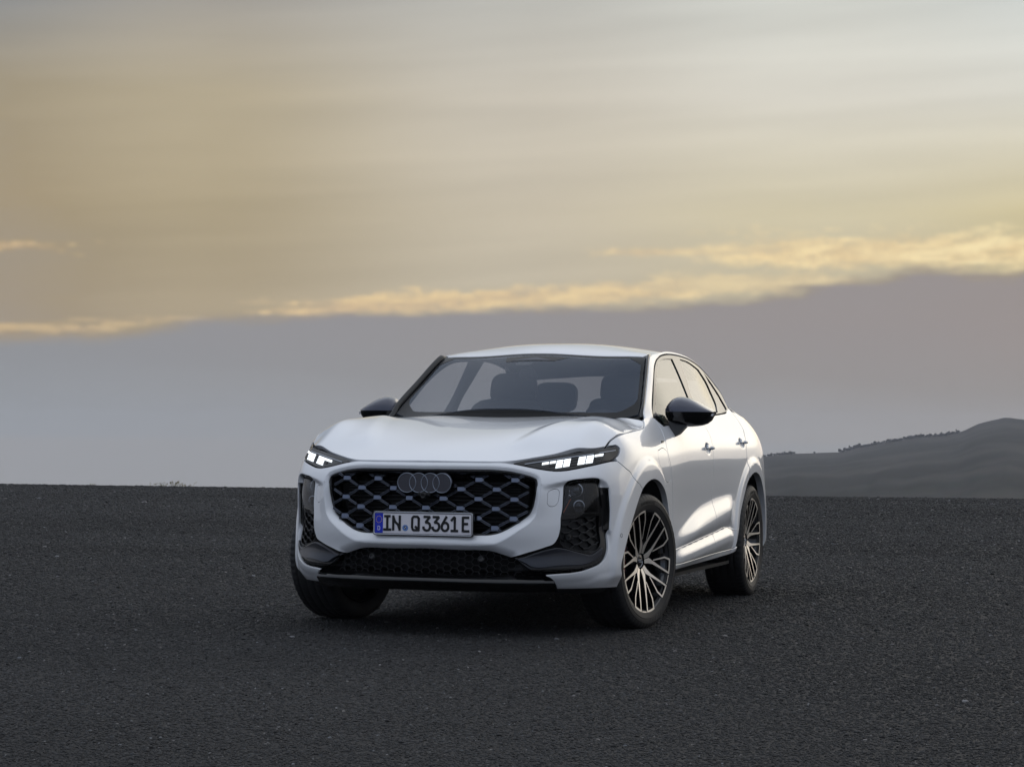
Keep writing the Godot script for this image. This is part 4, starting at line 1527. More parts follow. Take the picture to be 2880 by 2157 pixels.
func build_lamps():
	var lamp := outline("headlamp", 0.006)
	var heads := pair_of("headlight", shape(0, lamp, [], 0.012, {"off": -0.0035, "gap": 0.001, "roll": 0.001}), "gloss_black")
	for q in LED:
		var mb := MB.new()
		chart_quad(mb, q, 0.0005, 0.003)
		child_pair("light_cell", mb, "led", heads)
	for q in UNLIT:
		var mb := MB.new()
		chart_quad(mb, q, -0.0005, 0.002)
		child_pair("unlit_cell", mb, "dark_trim", heads)
	var bar := MB.new()
	for k in range(0, LIGHT_BAR.size() - 3, 2):
		var a := Vector2(LIGHT_BAR[k], LIGHT_BAR[k + 1])
		var b := Vector2(LIGHT_BAR[k + 2], LIGHT_BAR[k + 3])
		chart_quad(bar, [a.x, a.y, b.x, b.y, b.x, b.y - 0.004, a.x, a.y - 0.004], 0.0003, 0.003)
	child_pair("light_bar", bar, "light_bar", heads)
	child_pair("side_reflector", shape(0, spline(D["indicator"], true, 0.006), [], 0.010, {"off": -0.001, "gap": 0.0, "roll": 0.001, "depth": 0.003}), "dark_trim", heads)
	# lamp pods in the bumper corners
	var pod := outline("pod", 0.006)
	var lens := outline("lens", 0.006)
	var mesh_line := outline("podmesh", 0.006)
	var pods := pair_of("lamp_pod", shape(0, pod, [[clean(lens, 0.006), 0.002, 0.09], [clean(mesh_line, 0.004), 0.002, 0.02]], 0.012, {"off": -0.010, "gap": 0.0, "roll": 0.002, "depth": 0.02}), "gloss_black")
	child_pair("lamp_housing", shape(0, clean(lens, -0.01), [], 0.02, {"off": -0.095, "depth": 0.004}), "soft_black", pods)
	child_pair("lens", shape(0, lens, [], 0.014, {"off": -0.003, "gap": 0.002, "roll": 0.002, "depth": 0.004}), "lamp_glass", pods)
	for pr in PROJECTORS:
		var w := with_normal(0, pr[0], pr[1], -0.085)
		var dir := ((w[1] as Vector3) * 0.5 + Vector3(0, 0, 1) * 0.7).normalized()
		var r: float = pr[2]
		var tube := MB.new()
		lathe(tube, w[0], dir, [[0.0, r * 1.25], [0.030, r * 1.25], [0.045, r * 1.18], [0.046, r * 1.02], [0.020, r * 0.98]], 28)
		child_pair("projector", tube, "chrome", pods)
		var ball := MB.new()
		var prof := []
		for k in 8:
			var a := PI * 0.5 * k / 7.0
			prof.append([0.024 + r * 0.55 * sin(a), r * cos(a)])
		lathe(ball, w[0], dir, prof, 28)
		child_pair("projector_lens", ball, "badge_plate", pods)
	var bits := MB.new()
	for b in LAMP_BITS:
		var w := with_normal(0, b[0], b[1], -0.05)
		bits.box(w[0], Vector3(b[2], b[3], 0.012), Basis(Vector3.FORWARD, b[4]) * Basis(Vector3.UP, 0.7), 0.002)
	child_pair("reflector_wedge", bits, "chrome", pods)
	var fil := MB.new()
	var w1 := with_normal(0, 0.742, 0.622, -0.03)
	var w2 := with_normal(0, 0.796, 0.695, -0.05)
	fil.tube(PackedVector3Array([w1[0], w2[0]]), 0.002, 6)
	child_pair("amber_light_guide", fil, "amber", pods)
	child_pair("pod_mesh_plate", shape(0, clean(mesh_line, -0.006), [], 0.02, {"off": -0.028, "depth": 0.004}), "dark_trim", pods)
	var bars := MB.new()
	var inside := clean(mesh_line, 0.002)
	for r in 10:
		var y := 0.598 - r * 0.0196
		for k in range(-1, 4):
			var s := 0.742 + (k + (0.5 if r % 2 == 1 else 0.0)) * 0.106 + r * 0.003
			pod_bar(bars, Vector2(s - 0.017, y), Vector2(s + 0.017, y + 0.003), inside, 0.0095)
			for sg in [-1.0, 1.0]:
				pod_bar(bars, Vector2(s + sg * 0.016, y - 0.003), Vector2(s + sg * 0.039, y - 0.0170), inside, 0.0040)
	child_pair("pod_mesh", bars, "dark_trim", pods)
	var sen := MB.new()
	var ws := with_normal(0, 0.768, 0.497, -0.026)
	lathe(sen, ws[0], ((ws[1] as Vector3) + Vector3(0, 0, 1)).normalized(), [[0.0, 0.022], [0.010, 0.019], [0.022, 0.015], [0.026, 0.012], [0.026, 0.008], [0.020, 0.007], [0.020, 0.0]], 22)
	child_pair("parking_sensor", sen, "dark_trim", pods)
	child_pair("winglet", shape(0, outline("winglet", 0.006), [], 0.010, {"off": 0.002, "gap": 0.0, "roll": 0.004, "depth": 0.014}), "winglet", pods)
	child_pair("pod_fin", shape(0, outline("podfin", 0.006), [], 0.010, {"off": -0.004, "gap": 0.0, "roll": 0.002, "depth": 0.008}), "gloss_black", pods)


func pod_bar(mb: MB, p: Vector2, q: Vector2, inside: PackedVector2Array, wide: float):
	if not Geometry2D.is_point_in_polygon(p, inside) or not Geometry2D.is_point_in_polygon(q, inside):
		return
	var wa := with_normal(0, p.x, p.y, -0.020)
	var wb := with_normal(0, q.x, q.y, -0.020)
	var n: Vector3 = ((wa[1] as Vector3) + (wb[1] as Vector3)).normalized()
	var d := ((wb[0] as Vector3) - (wa[0] as Vector3))
	var l := d.length()
	d /= maxf(l, 1e-5)
	mb.box(((wa[0] as Vector3) + (wb[0] as Vector3)) * 0.5, Vector3(l * 0.5 + 0.002, wide * 0.5, 0.007), Basis(d, n.cross(d).normalized(), n), 0.0018)


func chart_quad(mb: MB, q: Array, off: float, thick: float):
	# a small raised tile on the body surface, four corners given in order round it
	var p := []
	var n := Vector3.ZERO
	for k in 4:
		var w := with_normal(0, q[k * 2], q[k * 2 + 1], off)
		p.append(w[0])
		n += w[1]
	n = n.normalized()
	var c: Vector3 = (p[0] + p[1] + p[2] + p[3]) * 0.25
	mb.flat_quad(p[0], p[1], p[2], p[3], n)
	for k in 4:
		var a: Vector3 = p[k]
		var b: Vector3 = p[(k + 1) % 4]
		mb.flat_quad(a, b, b - n * thick, a - n * thick, (a + b) * 0.5 - c)


func build_sides():
	var charge := outline("chargeflap", 0.006)
	var fenders := pair_of("front_fender", shape(0, outline("fender", 0.008), [[charge, 0.0008, 0.006]], 0.008, {"depth": 0.03}), "paint")
	put("charge_flap", shape(0, charge, [], 0.012, {"gap": 0.0012, "roll": 0.0008}), "paint", fenders[0])
	put("fuel_flap", shape(0, charge, [], 0.012, {"gap": 0.0012, "roll": 0.0008}).mirrored(), "paint", fenders[1])
	var tag := MB.new()
	chart_quad(tag, D["emblem"], 0.0015, 0.003)
	child_pair("fender_emblem", tag, "chrome", fenders)
	var fd := pair_of("front_door", shape(0, outline("frontdoor", 0.008), [], 0.009, {"depth": 0.03}), "paint")
	var rd := pair_of("rear_door", shape(0, outline("reardoor", 0.008), [], 0.009, {"depth": 0.03}), "paint")
	var handles := [fd, rd]
	for k in 2:
		var h: Vector2 = HANDLES[k]
		var mb := MB.new()
		var rows := []
		for i in 21:
			var t := i / 20.0
			var s := h.x - 0.105 + 0.21 * t
			var bow := sin(PI * t)
			var w := with_normal(0, s, h.y + 0.004 * bow, 0.014 + 0.010 * pow(bow, 0.7))
			var n: Vector3 = w[1]
			var up := (Vector3.UP - n * n.y).normalized()
			var ring := []
			var hh := 0.002 + 0.013 * pow(bow, 0.8)
			var th := 0.002 + 0.008 * pow(bow, 0.8)
			for m in 14:
				var a := TAU * m / 14
				ring.append((w[0] as Vector3) + up * (hh * sin(a)) + n * (th * cos(a)))
			rows.append(ring)
		mb.grid(rows, true, false, Vector3.ZERO)
		mb.outward(body(h.x, h.y) + Vector3(0.016, 0, 0))
		child_pair("door_handle", mb, "handle_paint", handles[k])
	# sills under the doors
	var z0 := s_at(-0.455, 0.36)
	var z1 := s_at(-2.235, 0.36)
	var a0 := s_at(-0.62, 0.36)
	var sill := PackedVector2Array([Vector2(z0, 0.402), Vector2(a0 - 0.01, 0.402), Vector2(a0 - 0.003, 0.297), Vector2(3.14, 0.315), Vector2(3.735, 0.322), Vector2(z1, 0.335), Vector2(z1, 0.30), Vector2(3.7, 0.288), Vector2(3.2, 0.278), Vector2(2.6, 0.270), Vector2(z0, 0.262)])
	both("sill", shape(0, sill, [], 0.012, {"depth": 0.06, "gap": 0.001, "roll": 0.004}), "paint")
	var line := MB.new()
	var path := PackedVector3Array()
	for p in open_line("sillstep", 0.03):
		if p.x > 2.17:
			path.append(with_normal(0, p.x, p.y, 0.0005)[0])
	line.tube(path, 0.0022, 6)
	child_pair("sill_moulding", line, "paint", fd)
	# rear quarters, tail and rear bumper in one skin round the back
	var quarter := PackedVector2Array()
	var rl := outline_part("reardoor_back")
	for p in rl:
		quarter.append(p)
	for k in range(0, 30):
		var a := deg_to_rad(113.0 - k * 6.2)
		var z := -2.69 - 0.43 * cos(a)
		var y := 0.356 + 0.43 * sin(a)
		if y < 0.30:
			break
		quarter.append(Vector2(s_at(z, y), y))
	quarter.append(Vector2(s_at(-3.10, 0.28), 0.28))
	quarter.append(Vector2(s_at(-3.40, 0.28) + 0.2, 0.28))
	var q2 := quarter.duplicate()
	for k in range(quarter.size() - 1, -1, -1):
		q2.append(Vector2(2.0 * total_s - quarter[k].x, quarter[k].y))
	put("rear_body", shape(0, q2, [], 0.016, {"depth": 0.04, "gap": 0.0015}), "paint", car)
	var tl := MB.new()
	panel(tl, 0, PackedVector2Array([Vector2(4.95, 0.93), Vector2(4.95, 1.0), Vector2(2.0 * total_s - 4.95, 1.0), Vector2(2.0 * total_s - 4.95, 0.93)]), [], 0.02, {"off": 0.004, "roll": 0.003})
	put("tail_light", tl, "caliper", car)
	var rb := MB.new()
	panel(rb, 0, PackedVector2Array([Vector2(4.75, 0.28), Vector2(4.75, 0.40), Vector2(2.0 * total_s - 4.75, 0.40), Vector2(2.0 * total_s - 4.75, 0.28)]), [], 0.02, {"off": 0.006, "roll": 0.004})
	put("rear_diffuser", rb, "dark_trim", car)
	# side windows
	var g1 := outline("glass1", 0.008)
	var g2 := outline("glass2", 0.008)
	var g3 := outline("glass3", 0.008)
	var frames := pair_of("window_frame", shape(0, outline("dlo", 0.008), [[g1, 0.002, 0.03], [g2, 0.002, 0.03], [g3, 0.002, 0.03]], 0.012, {"depth": 0.03, "gap": 0.001}), "gloss_black")
	for g in [[g1, "side_glass"], [g2, "side_glass"], [g3, "dark_glass"]]:
		child_pair("window_glass", shape(0, g[0], [], 0.018, {"off": -0.006, "gap": -0.004, "roll": 0.001, "depth": 0.003}), g[1], frames)
	child_pair("belt_moulding", shape(0, outline("beltstrip", 0.01), [], 0.014, {"off": 0.001, "gap": 0.001, "roll": 0.002, "depth": 0.012}), "paint", frames)
	# arch liners
	for zc in [-0.015, -2.69]:
		var li := MB.new()
		var rows := []
		for k in 25:
			var a := deg_to_rad(16.0 + k * 180.0 / 24.0)
			var r := 0.455
			var d := Vector3(0, sin(a), cos(a)) * r + Vector3(0, 0.356, zc)
			rows.append([d + Vector3(0.895, 0, 0), d + Vector3(0.80, 0, 0), d + Vector3(0.70, 0, 0), d + Vector3(0.56, 0, 0)])
		li.grid(rows, false, false, Vector3.ZERO)
		for k in 24:
			var p: Vector3 = rows[k][3]
			var q: Vector3 = rows[k + 1][3]
			li.flat_tri(Vector3(0.56, 0.356, zc), p, q, Vector3.RIGHT)
		both("wheel_arch_liner", li, "blackest")


func outline_part(key: String) -> PackedVector2Array:
	return spline(D[key], false, 0.012)


func s_at(z: float, y: float) -> float:
	var lo := 0.3
	var hi := total_s
	for k in 40:
		var m := (lo + hi) * 0.5
		if body(m, y).z > z:
			lo = m
		else:
			hi = m
	return (lo + hi) * 0.5


func edge_in() -> PackedVector2Array:
	return spline(EDGE_IN, false, 0.03)


func build_top():
	# bonnet
	var half := spline(D["hood"], false, 0.010)
	put("bonnet", shape(1, mirrored_full(half), [], 0.016, {"depth": 0.025, "gap": 0.0, "roll": 0.003}), "paint", car)
	var ei := edge_in()
	# windscreen with its dark printed border
	var up := Vector2(0.611, -1.100)
	var glass_half := PackedVector2Array()
	var side := PackedVector2Array()
	for p in ei:
		if p.y < -0.535 and p.y > -1.085:
			side.append(p)
	for k in 12:
		var x := 0.70 * k / 12.0
		glass_half.append(Vector2(x, -0.33 - 0.40 * x * x))
	for p in side:
		glass_half.append(Vector2(p.x - 0.003, p.y))
	for k in 11:
		var x := 0.608 * (10 - k) / 10.0
		glass_half.append(Vector2(x, -0.968 - 0.30 * x * x))
	var hole_half := PackedVector2Array()
	for k in 11:
		var x := 0.665 * k / 11.0
		hole_half.append(Vector2(x, FRIT[0] + FRIT[1] * x * x + FRIT[2] * x * x * x * x))
	var inner := PackedVector2Array()
	for p in side:
		if p.y < -0.63 and p.y > -1.03:
			inner.append(Vector2(p.x - 0.022, p.y))
	hole_half.append_array(inner)
	for k in 9:
		var x := 0.580 * (8 - k) / 8.0
		hole_half.append(Vector2(x, -0.944 - 0.30 * x * x))
	# round the corners of the clear part
	var hole := clean(mirrored_full(hole_half), 0.06)
	hole = Geometry2D.offset_polygon(hole, 0.06, Geometry2D.JOIN_ROUND)[0]
	var full := mirrored_full(glass_half)
	var ws := put("windscreen", shape(2, full, [], 0.03, {"gap": 0.0, "roll": 0.001, "depth": 0.004}), "windscreen", car)
	put("dark_border", shape(2, clean(full, 0.002), [[hole, 0.001, 0.002]], 0.024, {"off": 0.0012, "gap": 0.0, "roll": 0.0005, "depth": 0.001}), "printed_border", ws)
	var cam := PackedVector2Array([Vector2(-0.175, -0.93), Vector2(0.205, -0.935), Vector2(0.15, -0.885), Vector2(0.125, -0.862), Vector2(-0.15, -0.856), Vector2(-0.165, -0.868)])
	put("camera_housing", shape(2, cam, [], 0.03, {"off": 0.0010, "gap": 0.0, "roll": 0.0005, "depth": 0.001}), "printed_border", ws)
	var tri := PackedVector2Array([Vector2(-0.135, -0.868), Vector2(0.115, -0.871), Vector2(0.01, -0.91)])
	put("camera_pocket", shape(2, tri, [], 0.03, {"off": 0.0018, "gap": 0.0, "roll": 0.0005, "depth": 0.0005}), "pocket", ws)
	var mirror_back := PackedVector2Array()
	for k in 24:
		mirror_back.append(Vector2(-0.045 + 0.052 * cos(TAU * k / 24), -0.838 + 0.024 * sin(TAU * k / 24)))
	put("mirror_back", shape(2, mirror_back, [], 0.03, {"off": -0.004, "gap": 0.0, "roll": 0.001, "depth": 0.001}), "printed_border", ws)
	# trim strips beside the windscreen
	var strip := MB.new()
	var srows := []
	for p in ei:
		if p.y < -0.505 and p.y > -1.125:
			var k := smoothstep(-1.125, -1.08, p.y)
			var b := Vector3(p.x, roof_y(p.x, p.y), p.y)
			var up3 := Vector3(0, 0.86, 0.5) * k * smoothstep(-0.50, -0.60, p.y)
			srows.append([b + Vector3(0.0, -0.004, 0), b + Vector3(0.004, 0, 0) + up3 * 0.010, b + Vector3(0.011, 0, 0) + up3 * 0.020, b + Vector3(0.019, 0, 0) + up3 * 0.0245, b + Vector3(0.0245, 0, 0) + up3 * 0.022, b + Vector3(0.0250, -0.010, -0.004)])
	strip.grid(srows, false, false, Vector3(0, 0.8, 0.6))
	both("windscreen_trim", strip, "gloss_black")
	# roof and rear window
	var roof_half := PackedVector2Array()
	for k in 11:
		var x := 0.598 * k / 10.0
		roof_half.append(Vector2(x, -0.976 - 0.31 * x * x))
	for p in ei:
		if p.y < -1.11 and p.y > -2.56:
			roof_half.append(Vector2(p.x - 0.003, p.y))
	roof_half.append(Vector2(0.588, -2.57))
	roof_half.append(Vector2(0.3, -2.62))
	roof_half.append(Vector2(0.0, -2.635))
	put("roof", shape(2, mirrored_full(roof_half), [], 0.03, {"depth": 0.02, "gap": 0.0, "roll": 0.003}), "paint", car)
	var back_half := PackedVector2Array([Vector2(0.0, -2.645), Vector2(0.3, -2.63), Vector2(0.55, -2.59), Vector2(0.57, -2.9), Vector2(0.57, -3.20), Vector2(0.3, -3.27), Vector2(0.0, -3.29)])
	var rw := put("rear_window", shape(2, mirrored_full(back_half), [], 0.04, {"gap": 0.0, "off": -0.002, "roll": 0.001, "depth": 0.004}), "dark_glass", car)
	var deck := PackedVector2Array([Vector2(0.0, -3.292), Vector2(0.3, -3.272), Vector2(0.575, -3.205), Vector2(0.572, -2.58), Vector2(0.596, -2.58), Vector2(0.62, -3.25), Vector2(0.60, -3.42), Vector2(0.0, -3.50)])
	put("tailgate", shape(2, mirrored_full(deck), [], 0.03, {"depth": 0.02, "gap": 0.0, "roll": 0.003}), "paint", car)
	# roof rails: the white frame from the windscreen pillar back over the doors
	var ro := PackedVector3Array()
	for p in spline(D["rail_out"], false, 0.02):
		ro.append(body(p.x, p.y))
	for p in RAIL_TAIL:
		ro.append(p)
	var ri := PackedVector3Array()
	for p in ei:
		var k := smoothstep(-1.20, -1.08, p.y)
		ri.append(Vector3(p.x + 0.0245 * k, roof_y(p.x, p.y), p.y) + Vector3(0, 0.86, 0.5) * 0.018 * smoothstep(-1.125, -1.06, p.y) * smoothstep(-0.50, -0.60, p.y))
	var rail := MB.new()
	var dark := MB.new()
	var rows := []
	var rows2 := []
	var count := 90
	for k in count:
		var t := float(k) / (count - 1)
		var a := along(ro, t)
		var b := along(ri, t)
		var ta := along(ro, minf(t + 0.01, 1.0)) - along(ro, maxf(t - 0.01, 0.0))
		var len := a.distance_to(b)
		# leave the glass upwards, arrive at the roof inwards
		var up2 := Vector3(-0.42, 0.9, 0.0)
		up2 = (up2 - ta.normalized() * up2.dot(ta.normalized())).normalized()
		var inw := Vector3(-1.0, -(roof_y(b.x + 0.01, b.z) - roof_y(b.x - 0.01, b.z)) / 0.02, 0.0)
		var tb := along(ri, minf(t + 0.01, 1.0)) - along(ri, maxf(t - 0.01, 0.0))
		inw = (inw - tb.normalized() * inw.dot(tb.normalized())).normalized()
		var f := smoothstep(-1.40, -1.08, b.z)
		var ta2 := (up2 * len * 0.9).lerp((b - a) + Vector3(0.012, 0.0, 0.0), f)
		var tb2 := (inw * len * 0.9).lerp((b - a) + Vector3(-0.012, 0.0, 0.0), f)
		var f2 := smoothstep(-2.25, -2.55, b.z)
		ta2 = ta2.lerp((b - a) + Vector3(0.006, 0.012, 0.0), f2)
		tb2 = tb2.lerp((b - a) + Vector3(-0.006, -0.012, 0.0), f2)
		var row := []
		var row2 := []
		for m in 9:
			var w := m / 8.0
			var w2 := w * w
			var w3 := w2 * w
			var p := a * (2 * w3 - 3 * w2 + 1) + ta2 * (w3 - 2 * w2 + w) + b * (-2 * w3 + 3 * w2) + tb2 * (w3 - w2)
			row.append(p)
			row2.append(p + Vector3(-0.022, -0.016, 0.0))
		row.insert(0, a + Vector3(-0.012, -0.004, 0.0))
		row.append(b + Vector3(0.0, -0.014, 0.0))
		rows.append(row)
		if t < 0.74:
			rows2.append(row2)
	rail.grid(rows, false, false, Vector3(1, 1, 0))
	dark.grid(rows2, false, false, Vector3(-1, -1, 0))
	var rails := pair_of("roof_frame", rail, "paint")
	child_pair("pillar_lining", dark, "liner", rails)
	put("headlining", shape(2, clean(mirrored_full(roof_half), 0.01), [], 0.05, {"off": -0.035, "gap": 0.0, "depth": 0.002}), "liner", car)
	# scuttle between bonnet and windscreen
	var sc := MB.new()
	var r2 := []
	for k in 33:
		var x := -0.74 + 1.48 * k / 32.0
		var zh := -0.27 - 0.20 * x * x
		var zg := -0.36 - 0.42 * x * x
		r2.append([Vector3(x, hood_y(x, zh) - 0.022, zh), Vector3(x, hood_y(x, zh) - 0.030, (zh + zg) * 0.5), Vector3(x, roof_y(x, zg) - 0.012, zg), Vector3(x, roof_y(x, zg) - 0.05, zg - 0.10)])
	sc.grid(r2, false, false, Vector3.UP)
	put("scuttle_panel", sc, "soft_black", car)


func along(line: PackedVector3Array, t: float) -> Vector3:
	var total := 0.0
	for k in line.size() - 1:
		total += line[k].distance_to(line[k + 1])
	var want := clampf(t, 0.0, 1.0) * total
	for k in line.size() - 1:
		var l := line[k].distance_to(line[k + 1])
		if want <= l or k == line.size() - 2:
			return line[k].lerp(line[k + 1], clampf(want / maxf(l, 1e-6), 0.0, 1.0))
		want -= l
	return line[line.size() - 1]


# ---------------------------------------------------------------- wheels

func face_x(r: float) -> float:
	return 0.1190 - 0.047 * pow(clampf(1.0 - r / 0.268, 0.0, 1.0), 1.15)


func spoke(face: MB, hull: MB, nodes: Array, lift: float, depth: float, turn: float):
	# nodes: [radial, tangential, width]; the machined face above a black hull
	var n := nodes.size()
	var le := []
	var ri := []
	for i in n:
		var p := Vector2(nodes[i][0], nodes[i][1])
		var a := Vector2(nodes[maxi(i - 1, 0)][0], nodes[maxi(i - 1, 0)][1])
		var b := Vector2(nodes[mini(i + 1, n - 1)][0], nodes[mini(i + 1, n - 1)][1])
		var d0 := (p - a).normalized() if i > 0 else (b - p).normalized()
		var d1 := (b - p).normalized() if i < n - 1 else (p - a).normalized()
		var t := (d0 + d1).normalized()
		var m := Vector2(-t.y, t.x) / maxf(absf(t.dot(d0)), 0.45)
		var w: float = nodes[i][2] * 0.58
		le.append(p + m * w)
		ri.append(p - m * w)
	var place := func(q: Vector2, down: float) -> Vector3:
		var r := q.length()
		var w := q.rotated(turn)
		return Vector3(face_x(r) + lift - down, w.x, w.y)
	for i in n - 1:
		var m0: Vector2 = (le[i] + ri[i]) * 0.5
		var m1: Vector2 = (le[i + 1] + ri[i + 1]) * 0.5
		var k := 0.92
		face.flat_quad(place.call(m0.lerp(le[i], k), 0.0), place.call(m1.lerp(le[i + 1], k), 0.0), place.call(m1.lerp(ri[i + 1], k), 0.0), place.call(m0.lerp(ri[i], k), 0.0), Vector3.RIGHT)
		for sgn in 2:
			var e0: Vector2 = le[i] if sgn == 0 else ri[i]
			var e1: Vector2 = le[i + 1] if sgn == 0 else ri[i + 1]
			var out := Vector3(0, (e0 - m0).rotated(turn).x, (e0 - m0).rotated(turn).y)
			hull.flat_quad(place.call(m0.lerp(e0, k), 0.0002), place.call(m1.lerp(e1, k), 0.0002), place.call(e1, 0.0018), place.call(e0, 0.0018), Vector3.RIGHT + out * 40.0)
			var f0 := m0.lerp(e0, 1.25)
			var f1 := m1.lerp(e1, 1.25)
			hull.flat_quad(place.call(e0, 0.0018), place.call(e1, 0.0018), place.call(f1, depth), place.call(f0, depth), out)
	for i in [0, n - 1]:
		hull.flat_quad(place.call(le[i], 0.0018), place.call(ri[i], 0.0018), place.call(ri[i], depth), place.call(le[i], depth))


func make_wheel(called: String, turn0: float) -> Node3D:
	var w := Node3D.new()
	w.name = called
	# tyre
	var half := [[0.100, 0.252], [0.112, 0.258], [0.1185, 0.266], [0.1215, 0.276], [0.126, 0.290], [0.1285, 0.305], [0.1275, 0.320], [0.1235, 0.333], [0.118, 0.342], [0.112, 0.3475], [0.104, 0.3505], [0.094, 0.3520], [0.084, 0.3528]]
	var tread := [[0.0755, 0.3530], [0.0745, 0.3465], [0.0655, 0.3465], [0.0645, 0.3533], [0.048, 0.3538], [0.0305, 0.3540], [0.0295, 0.3470], [0.0195, 0.3470], [0.0185, 0.3541]]
	var prof := []
	for p in half: prof.append(p)
	for p in tread: prof.append(p)
	for k in range(tread.size() - 1, -1, -1): prof.append([-tread[k][0], tread[k][1]])
	for k in range(half.size() - 1, -1, -1): prof.append([-half[k][0], half[k][1]])
	var seg := 252
	var tm := MB.new()
	var rows := []
	for i in seg:
		var row := []
		for p in prof:
			var ax := absf(p[0])
			# slots run from the side on to the shoulder
			var skew := i if p[0] > 0 else i + 2
			var r: float = p[1]
			var wob := 0.0
			if ax > 0.080 and ax < 0.1245 and r > 0.33 and skew % 4 == 0:
				r -= 0.0045
			if ax > 0.030 and ax < 0.060 and i % 6 == 0 and r > 0.352:
				r -= 0.003
			var a := TAU * i / seg
			row.append(Vector3(p[0], r * cos(a), r * sin(a)))
		rows.append(row)
	tm.grid(rows, false, true, Vector3.ZERO)
	tm.outward(Vector3.ZERO)
	var tyre := put("tyre", tm, "rubber", w)
	var bead := MB.new()
	lathe(bead, Vector3.ZERO, Vector3.RIGHT, [[0.1275, 0.2955], [0.1295, 0.2965], [0.1295, 0.2975], [0.1280, 0.2985]], 96)
	lathe(bead, Vector3.ZERO, Vector3.RIGHT, [[0.1280, 0.3195], [0.1293, 0.3205], [0.1272, 0.3225]], 96)
	# slanting ribs moulded on the side wall, in a few groups
	for k in 60:
		if (k % 20) > 6:
			continue
		var a := TAU * k / 60.0 - 0.95
		var p := Vector3(0.1285, 0.300 * cos(a), 0.300 * sin(a))
		var q := Vector3(0.1282, 0.318 * cos(a - 0.06), 0.318 * sin(a - 0.06))
		bead.tube(PackedVector3Array([p, q]), 0.0010, 5)
	put("sidewall_relief", bead, "rubber", w)
	tyre_text(w, "EcoContact 6 Q", 0.3095, deg_to_rad(17.0), 0.0215)
	# rim
	var rim := MB.new()
	lathe(rim, Vector3.ZERO, Vector3.RIGHT, [[-0.118, 0.266], [-0.112, 0.256], [-0.09, 0.246], [-0.03, 0.232], [0.03, 0.232], [0.085, 0.250], [0.104, 0.2575], [0.1135, 0.2585], [0.1160, 0.2615], [0.1175, 0.2665], [0.1170, 0.2705], [0.1130, 0.2720]], 96)
	var r := put("rim", rim, "rim_black", w)
	var face := MB.new()
	var hull := MB.new()
	for k in 5:
		var turn := turn0 + TAU * k / 5.0
		for sg in [1.0, -1.0]:
			spoke(face, hull, [[0.040, 0.012 * sg, 0.020], [0.075, 0.0165 * sg, 0.026], [0.105, 0.034 * sg, 0.0165], [0.150, 0.066 * sg, 0.0115], [0.195, 0.098 * sg, 0.0098], [0.2335, 0.1245 * sg, 0.0092]], 0.0003 if sg > 0 else 0.0006, 0.042, turn)
			spoke(face, hull, [[0.2295, 0.1275 * sg, 0.0092], [0.2425, 0.1010 * sg, 0.0098], [0.2515, 0.0760 * sg, 0.0102], [0.2570, 0.0540 * sg, 0.0100]], 0.0009, 0.034, turn)
			spoke(face, hull, [[0.2590, 0.0575 * sg, 0.0100], [0.2350, 0.0450 * sg, 0.0095], [0.2120, 0.0335 * sg, 0.0090], [0.1600, 0.0285 * sg, 0.0070], [0.1130, 0.0240 * sg, 0.0058]], 0.0012, 0.036, turn)
		# floor of the fork and the plain rim pieces between forks
		var arc := []
		for m in 9:
			var a := deg_to_rad(30.5 + 11.0 * m / 8.0)
			arc.append([0.2635 * cos(a), 0.2635 * sin(a), 0.0058])
		spoke(face, hull, arc, 0.0004, 0.02, turn)
		var web := []
		hull.flat_quad(wheel_pt(0.05, 0.016, turn, 0.004), wheel_pt(0.05, -0.016, turn, 0.004), wheel_pt(0.098, -0.020, turn, 0.006), wheel_pt(0.098, 0.020, turn, 0.006), Vector3.RIGHT)
	put("spoke_face", face, "machined", r)
	put("spoke_hull", hull, "rim_black", r)
	var hub := MB.new()
	lathe(hub, Vector3.ZERO, Vector3.RIGHT, [[-0.02, 0.085], [0.030, 0.080], [0.046, 0.072], [0.050, 0.052], [0.056, 0.040], [0.060, 0.036]], 40)
	put("hub", hub, "rim_black", r)
	var cap := MB.new()
	lathe(cap, Vector3.ZERO, Vector3.RIGHT, [[0.060, 0.033], [0.0735, 0.0325], [0.0755, 0.030], [0.0770, 0.020], [0.0775, 0.0]], 32)
	put("hub_cap", cap, "gloss_black", r)
	var capring := MB.new()
	capring.tube(ring_path(Vector3(0.0745, 0, 0), Vector3.RIGHT, 0.0325, 40), 0.0017, 6, true)
	for k in 4:
		capring.tube(ring_path(Vector3(0.0780, 0.0, 0.0144 - k * 0.0096), Vector3.RIGHT, 0.0072, 20), 0.0009, 5, true)
	put("hub_emblem", capring, "chrome", r)
	for k in 5:
		var a := turn0 + TAU * (k + 0.5) / 5.0
		var nut := MB.new()
		lathe(nut, Vector3(0.040, 0.056 * cos(a), 0.056 * sin(a)), Vector3.RIGHT, [[0.0, 0.0135], [0.016, 0.0125], [0.021, 0.009], [0.022, 0.0]], 14)
		put("wheel_bolt", nut, "rim_black", r)
	return w


func wheel_pt(u: float, t: float, turn: float, down: float) -> Vector3:
	var q := Vector2(u, t)
	var w := q.rotated(turn)
	return Vector3(face_x(q.length()) - down, w.x, w.y)


